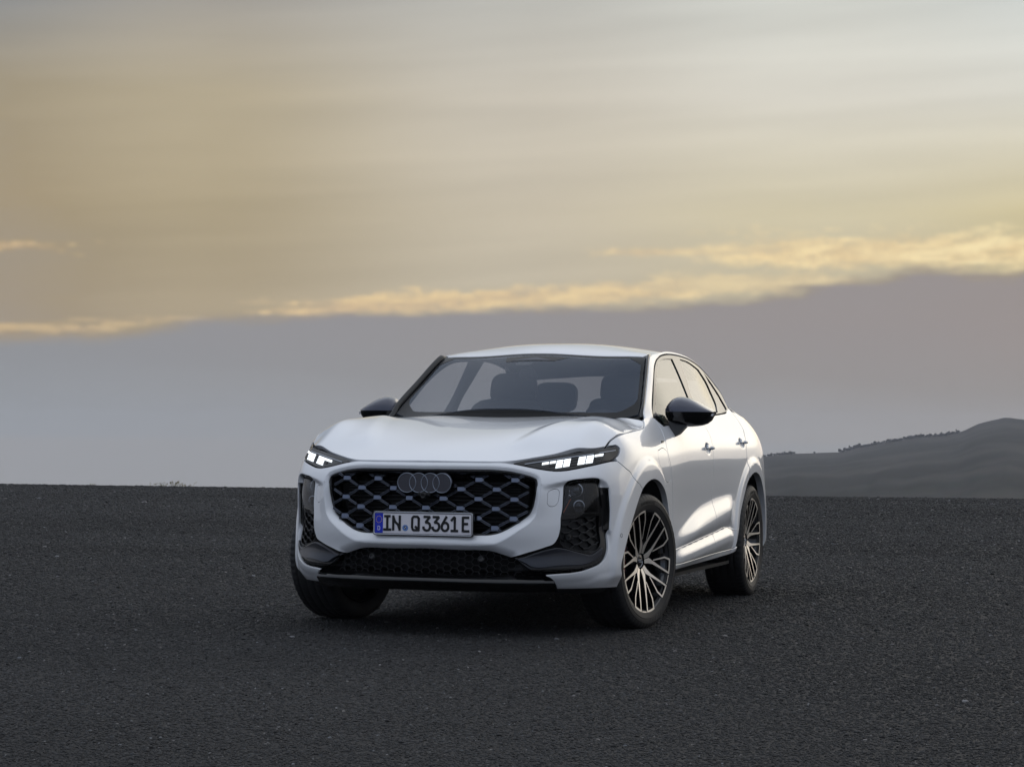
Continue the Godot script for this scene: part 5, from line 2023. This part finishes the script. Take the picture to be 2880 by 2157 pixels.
func tyre_text(parent: Node, text: String, radius: float, start: float, size: float):
	var mb := MB.new()
	var font := SystemFont.new()
	font.font_names = PackedStringArray(["Droid Sans"])
	font.font_weight = 700
	var a := start
	for k in text.length():
		if text[k] == " ":
			a -= size * 0.32 / radius
			continue
		var tm := TextMesh.new()
		tm.font = font
		tm.text = text[k]
		tm.font_size = 32
		tm.pixel_size = size / 32.0
		tm.depth = 0.0012
		tm.curve_step = 4.0
		var arr := tm.surface_get_arrays(0) if tm.get_surface_count() else []
		if arr.is_empty():
			continue
		var vv: PackedVector3Array = arr[Mesh.ARRAY_VERTEX]
		var nn: PackedVector3Array = arr[Mesh.ARRAY_NORMAL]
		var ii: PackedInt32Array = arr[Mesh.ARRAY_INDEX]
		var lo := 1e9
		var hi := -1e9
		for p in vv:
			lo = minf(lo, p.x)
			hi = maxf(hi, p.x)
		var wide := hi - lo
		var mid := a - (wide * 0.5) / radius
		# letters read from the outside, their tops away from the hub
		var up := Vector3(0, cos(mid), sin(mid))
		var right := up.cross(Vector3.RIGHT)
		var base := mb.v.size()
		for i in vv.size():
			mb.vert(Vector3(0.1288, 0, 0) + up * (radius + vv[i].y) + right * (vv[i].x - (lo + hi) * 0.5) + Vector3.RIGHT * vv[i].z, (right * nn[i].x + up * nn[i].y + Vector3.RIGHT * nn[i].z).normalized())
		for i in range(0, ii.size(), 3):
			mb.tri(base + ii[i], base + ii[i + 1], base + ii[i + 2])
		a -= (wide + size * 0.10) / radius
	if mb.v.size():
		put("tyre_lettering", mb, "soft_black", parent)


func build_wheels():
	var spots := [[FRONT_X, 0.0, deg_to_rad(210.0), FRONT_STEER], [FRONT_X, 0.0, deg_to_rad(190.0), FRONT_STEER], [REAR_X, -2.681, deg_to_rad(234.0), 0.0], [REAR_X, -2.681, deg_to_rad(200.0), 0.0]]
	for k in 4:
		var sp: Array = spots[k]
		var left := k % 2 == 0
		var w := make_wheel("front_wheel" if k < 2 else "rear_wheel", sp[2])
		car.add_child(w, true)
		w.position = Vector3(sp[0] if left else -sp[0], 0.3535, sp[1])
		w.rotation.y = (0.0 if left else PI) - sp[3]
		var disc := MB.new()
		lathe(disc, Vector3.ZERO, Vector3.RIGHT, [[-0.010, 0.0], [-0.010, 0.168], [0.012, 0.168], [0.012, 0.09], [0.03, 0.08], [0.03, 0.0]], 56)
		put("brake_disc", disc, "disc", w)
		var shield := MB.new()
		lathe(shield, Vector3.ZERO, Vector3.RIGHT, [[-0.050, 0.05], [-0.050, 0.231], [-0.030, 0.232]], 40)
		put("brake_shield", shield, "blackest", w)
		var cal := MB.new()
		var rows := []
		for i in 9:
			var a := deg_to_rad(52.0 + 62.0 * i / 8.0)
			if not left:
				a = -a
			var d := Vector3(0, cos(a), sin(a))
			rows.append([d * 0.115 + Vector3(-0.05, 0, 0), d * 0.186 + Vector3(-0.05, 0, 0), d * 0.190 + Vector3(0.0, 0, 0), d * 0.184 + Vector3(0.040, 0, 0), d * 0.150 + Vector3(0.050, 0, 0), d * 0.115 + Vector3(0.044, 0, 0)])
		cal.grid(rows, false, false, Vector3.ZERO)
		cal.outward(Vector3.ZERO)
		put("brake_caliper", cal, "caliper", w)


# ---------------------------------------------------------------- mirrors, cabin, underside

func build_mirrors():
	# across the housing from the door outwards: [x, top, bottom, fore]
	var st := [[0.800, 1.150, 1.128, 0.020], [0.806, 1.178, 1.105, 0.045], [0.820, 1.203, 1.086, 0.066], [0.840, 1.221, 1.075, 0.080], [0.865, 1.2310, 1.068, 0.090], [0.895, 1.2310, 1.063, 0.096], [0.930, 1.2225, 1.062, 0.098], [0.965, 1.2080, 1.065, 0.094], [1.000, 1.1890, 1.071, 0.084], [1.028, 1.1725, 1.082, 0.068], [1.048, 1.1610, 1.102, 0.048], [1.058, 1.1540, 1.126, 0.028], [1.063, 1.1500, 1.142, 0.010]]
	var split := 1.146
	var zb := -0.905
	var upper := []
	var lower := []
	for q in st:
		var x: float = q[0]
		var top: float = q[1]
		var bot: float = q[2]
		var fore: float = q[3]
		# the housing leans back towards its tip
		var lean := (x - 0.80) * 0.18
		var ru := []
		var rl := []
		for k in 13:
			var a := PI * k / 12.0
			var hgt := maxf(top - split, 0.002)
			ru.append(Vector3(x, split + hgt * pow(maxf(sin(a), 0.0), 0.75), zb - lean + 0.05 * 0.5 + cos(a) * (0.055 + fore * 0.55) * (1.0 if cos(a) > 0.0 else 0.45) + fore * 0.35))
		for k in 13:
			var a := -PI * k / 12.0
			var hgt := maxf(split - bot, 0.002)
			var notch := 0.0
			var yy := split + hgt * -pow(maxf(sin(-a), 0.0), 0.75)
			if cos(a) > 0.0 and yy < split - 0.034 and yy > split - 0.046:
				notch = 0.008
			rl.append(Vector3(x, yy, zb - lean + 0.05 * 0.5 + (cos(a) * (0.055 + fore * 0.55) - notch) * (1.0 if cos(a) > 0.0 else 0.45) + fore * 0.35 - 0.004))
		upper.append(ru)
		lower.append(rl)
	var cap := MB.new()
	cap.grid(upper, false, false, Vector3.ZERO)
	cap.outward(Vector3(0.93, 1.14, zb))
	var mirrors := pair_of("door_mirror", cap, "mirror_cap")
	var low := MB.new()
	low.grid(lower, false, false, Vector3.ZERO)
	low.outward(Vector3(0.93, 1.15, zb))
	child_pair("mirror_base", low, "gloss_black", mirrors)
	var glass := MB.new()
	glass.flat_quad(Vector3(0.825, 1.085, zb - 0.028), Vector3(1.03, 1.095, zb - 0.068), Vector3(1.03, 1.155, zb - 0.068), Vector3(0.825, 1.195, zb - 0.028), Vector3(0, 0, -1))
	child_pair("mirror_glass", glass, "chrome", mirrors)
	var foot := MB.new()
	var low4 := [Vector3(0.835, 1.052, -0.785), Vector3(0.866, 1.004, -0.782), Vector3(0.862, 1.020, -0.93), Vector3(0.830, 1.058, -0.93)]
	var top4 := [Vector3(0.815, 1.108, -0.802), Vector3(0.926, 1.072, -0.812), Vector3(0.930, 1.085, -0.90), Vector3(0.815, 1.115, -0.90)]
	var heart := Vector3(0.865, 1.06, -0.86)
	for k in 4:
		var l := (k + 1) % 4
		foot.flat_quad(low4[k], low4[l], top4[l], top4[k], (low4[k] + top4[l]) * 0.5 - heart)
	foot.flat_quad(low4[0], low4[1], low4[2], low4[3], Vector3(0, -1, 0))
	child_pair("mirror_foot", foot, "dark_trim", mirrors)
	var blink := MB.new()
	blink.flat_tri(BLINK[0], BLINK[1], BLINK[2], Vector3(0.4, 0, 1))
	blink.flat_tri(BLINK[1], BLINK[1] + Vector3(0.001, -0.002, -0.04), BLINK[2], Vector3(1, 0, 0))
	child_pair("turn_signal", blink, "chrome", mirrors)


func blob(mb: MB, c: Vector3, half: Vector3, power: float, basis := Basis.IDENTITY):
	var rows := []
	for j in 13:
		var a := -PI * 0.5 + PI * j / 12.0
		var row := []
		for i in 24:
			var b := TAU * i / 24.0
			var q := Vector3(signf(cos(b)) * pow(absf(cos(b)), power) * pow(maxf(cos(a), 0.0), power), signf(sin(a)) * pow(absf(sin(a)), power), signf(sin(b)) * pow(absf(sin(b)), power) * pow(maxf(cos(a), 0.0), power))
			row.append(c + basis * (q * half))
		rows.append(row)
	var m := MB.new()
	m.grid(rows, true, false, Vector3.UP)
	for i in m.n.size():
		if m.n[i].dot(m.v[i] - c) < 0.0:
			m.n[i] = -m.n[i]
	m.idx = PackedInt32Array()
	for j in 12:
		for i in 24:
			var a := j * 24 + i
			var b := j * 24 + (i + 1) % 24
			m.tri(a, b, b + 24)
			m.tri(a, b + 24, a + 24)
	mb.add(m)


func build_inside():
	for x in [0.37, -0.37]:
		var back := MB.new()
		var tilt := Basis(Vector3.RIGHT, deg_to_rad(-20.0))
		blob(back, Vector3(x, 0.90, -1.48), Vector3(0.26, 0.34, 0.10), 0.45, tilt)
		blob(back, Vector3(x, 0.58, -1.20), Vector3(0.26, 0.10, 0.27), 0.45)
		var seat := put("front_seat", back, "seat", car)
		var head := MB.new()
		blob(head, Vector3(x - 0.02 * signf(x), 1.29, -1.60), Vector3(0.145, 0.10, 0.055), 0.55, tilt)
		put("headrest", head, "seat", seat)
		for dx in [-0.06, 0.06]:
			var post := MB.new()
			post.tube(PackedVector3Array([Vector3(x + dx, 1.16, -1.555), Vector3(x + dx, 1.27, -1.595)]), 0.007, 8)
			put("headrest_post", post, "dash", seat)
	var bench := MB.new()
	blob(bench, Vector3(0, 0.88, -2.42), Vector3(0.66, 0.29, 0.10), 0.4, Basis(Vector3.RIGHT, deg_to_rad(-22.0)))
	blob(bench, Vector3(0, 0.60, -2.12), Vector3(0.66, 0.10, 0.25), 0.4)
	var rear := put("rear_seat", bench, "seat", car)
	for x in [0.38, -0.37, 0.0]:
		var head := MB.new()
		blob(head, Vector3(x, 1.262 if x != 0.0 else 1.16, -2.56), Vector3(0.145, 0.098, 0.05), 0.5, Basis(Vector3.RIGHT, deg_to_rad(-20.0)))
		put("headrest", head, "seat", rear)
	var dash := MB.new()
	blob(dash, Vector3(0, 0.93, -0.78), Vector3(0.72, 0.145, 0.28), 0.4)
	put("dashboard", dash, "dash", car)
	var wheel := MB.new()
	var n := Vector3(0, 0.42, -0.9).normalized()
	wheel.tube(ring_path(Vector3(0.37, 0.985, -1.10), n, 0.18, 40), 0.014, 8, true)
	wheel.tube(PackedVector3Array([Vector3(0.19, 0.985, -1.10), Vector3(0.37, 0.98, -1.085), Vector3(0.55, 0.985, -1.10)]), 0.014, 8)
	blob(wheel, Vector3(0.37, 0.98, -1.085), Vector3(0.065, 0.055, 0.025), 0.7, Basis(Vector3.RIGHT, deg_to_rad(25.0)))
	put("steering_wheel", wheel, "dash", car)
	var mir := MB.new()
	blob(mir, Vector3(-0.04, 1.365, -0.90), Vector3(0.05, 0.032, 0.022), 0.8)
	mir.tube(PackedVector3Array([Vector3(-0.03, 1.365, -0.90), Vector3(-0.01, 1.43, -0.90)]), 0.010, 8)
	put("rear_view_mirror", mir, "dash", car)
	var trims := MB.new()
	trims.flat_quad(Vector3(0.79, 0.40, -0.62), Vector3(0.79, 0.40, -2.6), Vector3(0.755, 1.07, -2.6), Vector3(0.755, 1.03, -0.75), Vector3(-1, 0, 0))
	both("door_lining", trims, "dash")
	var shelf := MB.new()
	shelf.flat_quad(Vector3(-0.62, 1.02, -2.62), Vector3(0.62, 1.02, -2.62), Vector3(0.62, 1.02, -3.30), Vector3(-0.62, 1.02, -3.30), Vector3.UP)
	put("parcel_shelf", shelf, "dash", car)
	var bulk := MB.new()
	bulk.flat_quad(Vector3(-0.78, 0.30, -0.55), Vector3(0.78, 0.30, -0.55), Vector3(0.72, 1.03, -0.52), Vector3(-0.72, 1.03, -0.52), Vector3(0, 0, -1))
	put("bulkhead", bulk, "blackest", car)


func build_under():
	var mb := MB.new()
	var y := 0.225
	var pts := PackedVector2Array([Vector2(0.0, 0.84), Vector2(0.45, 0.80), Vector2(0.62, 0.66), Vector2(0.60, 0.50), Vector2(0.55, 0.46), Vector2(0.55, -0.47), Vector2(0.86, -0.50), Vector2(0.86, -2.24), Vector2(0.55, -2.26), Vector2(0.55, -3.15), Vector2(0.75, -3.18), Vector2(0.70, -3.40), Vector2(0.0, -3.55)])
	var full := mirrored_full(pts)
	flat_plate(mb, full, Vector3(0, y, 0), Vector3.RIGHT, Vector3(0, 0, 1), 0.02, 0.0)
	put("underbody", mb, "blackest", car)
	var ax := MB.new()
	ax.tube(PackedVector3Array([Vector3(-0.70, 0.33, 0.0), Vector3(0.70, 0.33, 0.0)]), 0.03, 10)
	ax.tube(PackedVector3Array([Vector3(-0.70, 0.30, -2.68), Vector3(0.70, 0.30, -2.68)]), 0.045, 10)
	ax.box(Vector3(0, 0.26, 0.05), Vector3(0.48, 0.05, 0.12), Basis.IDENTITY, 0.02)
	put("axle", ax, "soft_black", car)


# ---------------------------------------------------------------- ground, hills, plants

func ground_y(x: float, z: float) -> float:
	var t := maxf(0.0, -(z + 27.5 + 0.8 * sin(x * 0.11) + 0.35 * sin(x * 0.43 + 1.0)))
	var y := 0.0
	y -= minf(t * t * 0.006, 0.35 + t * 0.11)
	return y


func build_ground():
	# fine grain of the asphalt
	var n := 2048
	var rng := RandomNumberGenerator.new()
	rng.seed = 4
	var grain := Image.create(n, n, false, Image.FORMAT_RGB8)
	var high := Image.create(n, n, false, Image.FORMAT_RGB8)
	grain.fill(Color(0.125, 0.121, 0.124))
	high.fill(Color(0.35, 0.35, 0.35))
	for k in 420000:
		var big := k < 14000
		var x := rng.randi() % n
		var y := rng.randi() % n
		var w := 2 + rng.randi() % 5
		var h := 2 + rng.randi() % 5
		if big:
			w = 6 + rng.randi() % 14
			h = 6 + rng.randi() % 14
		var tone := 0.06 + 0.135 * rng.randf()
		if rng.randf() < 0.07:
			tone = 0.03
		if not big and rng.randf() < 0.012:
			tone = 0.42 + 0.33 * rng.randf()
			w = mini(w, 3)
			h = mini(h, 3)
		var warm := rng.randf_range(-0.012, 0.014)
		grain.fill_rect(Rect2i(x, y, w, h), Color(tone + warm, tone, tone - warm + 0.006))
		var up := rng.randf()
		high.fill_rect(Rect2i(x, y, w + 1, h + 1), Color(up, up, up))
	var blotch := NoiseTexture2D.new()
	blotch.width = 512
	blotch.height = 512
	blotch.seamless = true
	var fn := FastNoiseLite.new()
	fn.seed = 21
	fn.frequency = 0.012
	fn.fractal_octaves = 5
	fn.fractal_gain = 0.55
	blotch.noise = fn
	var ramp := Gradient.new()
	ramp.set_color(0, Color(0.70, 0.69, 0.70))
	ramp.set_color(1, Color(1.0, 1.0, 1.0))
	ramp.add_point(0.5, Color(0.87, 0.86, 0.87))
	blotch.color_ramp = ramp
	var m := StandardMaterial3D.new()
	m.resource_name = "asphalt"
	m.albedo_texture = ImageTexture.create_from_image(grain)
	m.uv1_scale = Vector3(0.23, 0.23, 1)
	m.roughness = 0.8
	m.metallic_specular = 0.42
	m.heightmap_enabled = true
	m.heightmap_texture = ImageTexture.create_from_image(high)
	m.heightmap_scale = 0.9
	m.detail_enabled = true
	m.detail_blend_mode = BaseMaterial3D.BLEND_MODE_MUL
	m.detail_uv_layer = BaseMaterial3D.DETAIL_UV_2
	m.detail_albedo = blotch
	m.uv2_scale = Vector3(0.055, 0.16, 1)
	var st := SurfaceTool.new()
	st.begin(Mesh.PRIMITIVE_TRIANGLES)
	var xs := PackedFloat32Array()
	var zs := PackedFloat32Array()
	for i in 121:
		xs.append(-90.0 + 1.5 * i)
	for j in 161:
		zs.append(24.0 - 0.40 * j)
	for j in zs.size():
		for i in xs.size():
			var x := xs[i]
			var z := zs[j]
			var e := 0.05
			st.set_normal(Vector3(ground_y(x - e, z) - ground_y(x + e, z), 2.0 * e, ground_y(x, z - e) - ground_y(x, z + e)).normalized())
			st.set_uv(Vector2(x, z))
			st.set_uv2(Vector2(x + z * 0.21, z - x * 0.12))
			st.add_vertex(Vector3(x, ground_y(x, z), z))
	var w := xs.size()
	for j in zs.size() - 1:
		for i in w - 1:
			var a := j * w + i
			for k in [a, a + w, a + w + 1, a, a + w + 1, a + 1]:
				st.add_index(k)
	var o := MeshInstance3D.new()
	o.name = "ground"
	o.mesh = st.commit()
	o.mesh.surface_set_material(0, m)
	o.set_meta("kind", "structure")
	o.set_meta("label", "wide dark asphalt lot with coarse worn grain under the car")
	add_child(o)
	# single grains standing proud of the surface, as far as they can be told apart
	var stone := MB.new()
	ragged(stone, Vector3.ZERO, 1.0, rng)
	var sm := StandardMaterial3D.new()
	sm.resource_name = "stone_chips"
	sm.vertex_color_use_as_albedo = true
	sm.roughness = 0.75
	stone.v.resize(stone.v.size())
	var mesh := stone.mesh()
	mesh.surface_set_material(0, sm)
	var mm := MultiMesh.new()
	mm.transform_format = MultiMesh.TRANSFORM_3D
	mm.use_colors = true
	mm.mesh = mesh
	var count := 420000
	mm.instance_count = count
	var heading: float = CAM[3]
	var fwd := Vector3(sin(heading), 0, -cos(heading))
	var rgt := Vector3(cos(heading), 0, sin(heading))
	var worn := FastNoiseLite.new()
	worn.seed = 3
	worn.frequency = 0.16
	worn.fractal_octaves = 4
	worn.fractal_gain = 0.55
	for k in count:
		var d := 5.9 * pow(8.2, rng.randf())
		var side := rng.randf_range(-0.30, 0.30) * d
		var p := Vector3(CAM[0], 0, CAM[2]) + fwd * d + rgt * side
		var size := rng.randf_range(0.0018, 0.0042) * (0.5 + 0.11 * d)
		if rng.randf() < 0.02:
			size *= 1.7
		var flat := rng.randf_range(0.45, 0.8)
		var basis := Basis(Vector3.UP, rng.randf() * TAU).scaled(Vector3(size * rng.randf_range(0.8, 1.6), size * flat, size * rng.randf_range(0.8, 1.3)))
		mm.set_instance_transform(k, Transform3D(basis, p + Vector3(0, ground_y(p.x, p.z) + size * flat * rng.randf_range(0.0, 0.5), 0)))
		var wear := clampf(0.5 + 1.1 * worn.get_noise_2d(p.x * 0.6, p.z * 1.3), 0.0, 1.0)
		var tone := (0.005 + 0.026 * pow(rng.randf(), 1.6)) * lerpf(0.55, 1.5, wear)
		if rng.randf() < 0.007:
			tone = rng.randf_range(0.05, 0.20)
		var warm := rng.randf_range(0.94, 1.10)
		mm.set_instance_color(k, Color(tone * warm, tone, tone * (2.02 - warm)))
	var grit := MultiMeshInstance3D.new()
	grit.name = "stone_chips"
	grit.multimesh = mm
	grit.set_meta("kind", "stuff")
	grit.set_meta("label", "dark stone chips of the worn asphalt in front of the car")
	add_child(grit)
	# the land that falls away beyond the lot
	var land := MB.new()
	var rows := []
	for j in 14:
		var z := -40.0 - pow(j / 13.0, 2.0) * 1500.0
		var row := []
		for i in 25:
			var x := (-1.0 + i / 12.0) * (95.0 + (-40.0 - z) * 0.9)
			row.append(Vector3(x, ground_y(0.0, -40.0) - 0.15 - (-40.0 - z) * 0.075, z))
		rows.append(row)
	land.grid(rows, false, false, Vector3.UP)
	mat("dry_land", Color(0.36, 0.34, 0.28), 0.95)
	var l := put("hillside_ground", land, "dry_land", self)
	l.set_meta("kind", "structure")
	l.set_meta("label", "dry ground that falls away beyond the edge of the lot")


func hill_el(az: float) -> float:
	for k in HILL.size() - 1:
		if az <= HILL[k + 1].x or k == HILL.size() - 2:
			var t: float = clampf((az - HILL[k].x) / (HILL[k + 1].x - HILL[k].x), 0.0, 1.0)
			return lerpf(HILL[k].y, HILL[k + 1].y, t * t * (3.0 - 2.0 * t) * 0.5 + t * 0.5)
	return 0.0


const RIDGE := 1300.0

func hill_point(az: float, t: float, noise: FastNoiseLite) -> Vector3:
	var r := lerpf(230.0, RIDGE, t) if t <= 1.0 else RIDGE + (t - 1.0) * 500.0
	var top := 0.977 + RIDGE * tan(deg_to_rad(hill_el(az)))
	var low := -17.0
	var f := pow(clampf(t, 0.0, 1.0), 1.25)
	var y := lerpf(low, top, f)
	if t > 1.0:
		y = top - (t - 1.0) * 60.0
	y += noise.get_noise_2d(az * 9.0, r * 0.045) * 1.2 * (1.0 - absf(t - 0.5) * 2.0 if t < 1.0 else 0.0)
	var a := deg_to_rad(az)
	return Vector3(CAM[0] + sin(a) * r, y, CAM[2] - cos(a) * r)


func build_hills():
	var noise := FastNoiseLite.new()
	noise.seed = 31
	noise.frequency = 0.1
	noise.fractal_octaves = 4
	var st := SurfaceTool.new()
	st.begin(Mesh.PRIMITIVE_TRIANGLES)
	var nu := 260
	var nv := 70
	var fine := FastNoiseLite.new()
	fine.seed = 8
	fine.frequency = 0.012
	fine.fractal_octaves = 5
	fine.fractal_gain = 0.65
	for j in nv + 6:
		var t := float(j) / nv
		for i in nu + 1:
			var az := -16.0 + 42.0 * i / nu
			var p := hill_point(az, t, noise)
			var k := fine.get_noise_2d(p.x * 1.0, p.z * 0.55) + 0.5 * fine.get_noise_2d(p.x * 0.22 + 90.0, p.z * 0.18)
			k = smoothstep(-0.25, 0.45, k + 0.12 * sin(p.z * 0.02))
			var c := Vector3(0.030, 0.031, 0.027).lerp(Vector3(0.056, 0.053, 0.047), k)
			st.set_color(Color(c.x, c.y, c.z))
			st.set_smooth_group(0)
			st.add_vertex(p)
	for j in nv + 5:
		for i in nu:
			var a := j * (nu + 1) + i
			for k in [a, a + nu + 1, a + nu + 2, a, a + nu + 2, a + 1]:
				st.add_index(k)
	st.generate_normals()
	var m := StandardMaterial3D.new()
	m.resource_name = "hill_cover"
	m.vertex_color_use_as_albedo = true
	m.roughness = 1.0
	m.metallic_specular = 0.1
	var o := MeshInstance3D.new()
	o.name = "hills"
	o.mesh = st.commit()
	o.mesh.surface_set_material(0, m)
	o.set_meta("kind", "structure")
	o.set_meta("label", "long grey scrub-covered hill rising to the right with a rocky knoll")
	add_child(o)
	# single trees and bushes along the ridge
	mat("far_leaves", Color(0.14, 0.15, 0.125), 1.0)
	mat("far_bark", Color(0.20, 0.18, 0.15), 1.0)
	var rng := RandomNumberGenerator.new()
	rng.seed = 77
	var models := []
	for k in 5:
		var crown := MB.new()
		for c in 7:
			var at_ := Vector3(rng.randf_range(-0.9, 0.9), rng.randf_range(0.7, 2.5) , rng.randf_range(-0.9, 0.9))
			at_.x *= 1.25 - at_.y * 0.3
			var rr := rng.randf_range(0.45, 0.95)
			ragged(crown, at_, rr, rng)
		var trunk := MB.new()
		trunk.tube(PackedVector3Array([Vector3(0, -0.6, 0), Vector3(0.05, 0.6, 0), Vector3(0.0, 1.3, 0.05)]), 0.13, 5)
		models.append([crown.mesh(), trunk.mesh()])
	var names := ["low dark tree in the clump on the low end of the hill, nearest the car", "lone small tree on the bare saddle of the hill", "dark tree of the ragged row where the hill begins to climb", "dark tree in the long close row climbing to the rocky knoll"]
	for n in TREE_RUNS.size():
		var run: Array = TREE_RUNS[n]
		var az: float = run[0]
		while az < run[1] and (n != 1 or az <= run[0]):
			var g := Node3D.new()
			g.name = "ridge_tree"
			g.set_meta("label", names[n])
			g.set_meta("category", "tree")
			g.set_meta("group", ["trees at the low end of the hill", "lone tree of the hill", "trees where the hill begins to climb", "trees of the row up to the knoll"][n])
			add_child(g, true)
			var md: Array = models[rng.randi() % 5]
			for q in [["crown", md[0], "far_leaves"], ["trunk", md[1], "far_bark"]]:
				var part := MeshInstance3D.new()
				part.name = q[0]
				part.mesh = q[1]
				part.mesh.surface_set_material(0, mats[q[2]])
				g.add_child(part, true)
			var p := hill_point(az, rng.randf_range(0.985, 1.0), noise)
			g.position = p - Vector3(0, 0.3, 0)
			g.rotation.y = rng.randf() * TAU
			var sc: float = rng.randf_range(0.7, 1.35) * run[2]
			g.scale = Vector3(sc * rng.randf_range(0.9, 1.3), sc, sc * rng.randf_range(0.9, 1.3))
			az += run[3] * rng.randf_range(0.5, 1.5)


func ragged(mb: MB, c: Vector3, r: float, rng: RandomNumberGenerator):
	# a clump of leaves: a ball of uneven facets
	var rows := []
	for j in 6:
		var a := -PI * 0.5 + PI * j / 5.0
		var row := []
		for i in 8:
			var b := TAU * i / 8.0
			var q := r * (1.0 if j == 0 or j == 5 else rng.randf_range(0.65, 1.25))
			row.append(c + Vector3(cos(a) * cos(b), sin(a), cos(a) * sin(b)) * q)
		rows.append(row)
	for j in 5:
		for i in 8:
			var k := (i + 1) % 8
			mb.flat_tri(rows[j][i], rows[j][k], rows[j + 1][k], rows[j][i] - c)
			mb.flat_tri(rows[j][i], rows[j + 1][k], rows[j + 1][i], rows[j][i] - c)


func build_tufts():
	mat("dry_grass", Color(0.50, 0.48, 0.37), 0.9)
	mats["dry_grass"].backlight_enabled = true
	mats["dry_grass"].backlight = Color(0.25, 0.22, 0.12)
	var rng := RandomNumberGenerator.new()
	rng.seed = 15
	var names := ["lone thin grass tuft on the lot edge, leftmost and smallest", "bushy pale grass tuft on the lot edge left of the car", "tall wispy grass tuft on the lot edge nearest the car", "low sparse grass tuft trailing off beside the tall wispy one"]
	for k in TUFTS.size():
		var t: Array = TUFTS[k]
		var mb := MB.new()
		var count: int = t[2]
		for b in count:
			var a := rng.randf() * TAU
			var lean := rng.randf_range(0.1, 0.8)
			var root := Vector3(rng.randfn(0.0, 1.0) * t[4], 0.0, rng.randfn(0.0, 0.10))
			var h: float = t[3] * rng.randf_range(0.5, 1.15)
			var side := Vector3(cos(a + 1.5), 0, sin(a + 1.5)) * 0.006
			var p0 := root
			var p1 := root + Vector3(cos(a) * lean * 0.35, 0.6, sin(a) * lean * 0.35) * h
			var p2 := root + Vector3(cos(a) * lean, 1.0 - lean * 0.25, sin(a) * lean) * h
			mb.flat_quad(p0 - side, p0 + side, p1 + side * 0.8, p1 - side * 0.8)
			mb.flat_tri(p1 - side * 0.8, p1 + side * 0.8, p2)
			if rng.randf() < 0.5:
				for s in 3:
					var q := p1.lerp(p2, 0.4 + 0.3 * s)
					mb.flat_tri(q, q + Vector3(rng.randf_range(-0.03, 0.03), 0.03, 0), q + Vector3(rng.randf_range(-0.02, 0.02), 0.01, 0.02))
		var o := Node3D.new()
		o.name = "grass_tuft"
		add_child(o, true)
		var bl := put("blades", mb, "dry_grass", o)
		bl.set_meta("kind", "stuff")
		o.position = Vector3(t[0], ground_y(t[0], t[1]) - 0.01, t[1])
		o.set_meta("label", names[k])
		o.set_meta("category", "grass")
		o.set_meta("group", "grass tufts along the lot edge")
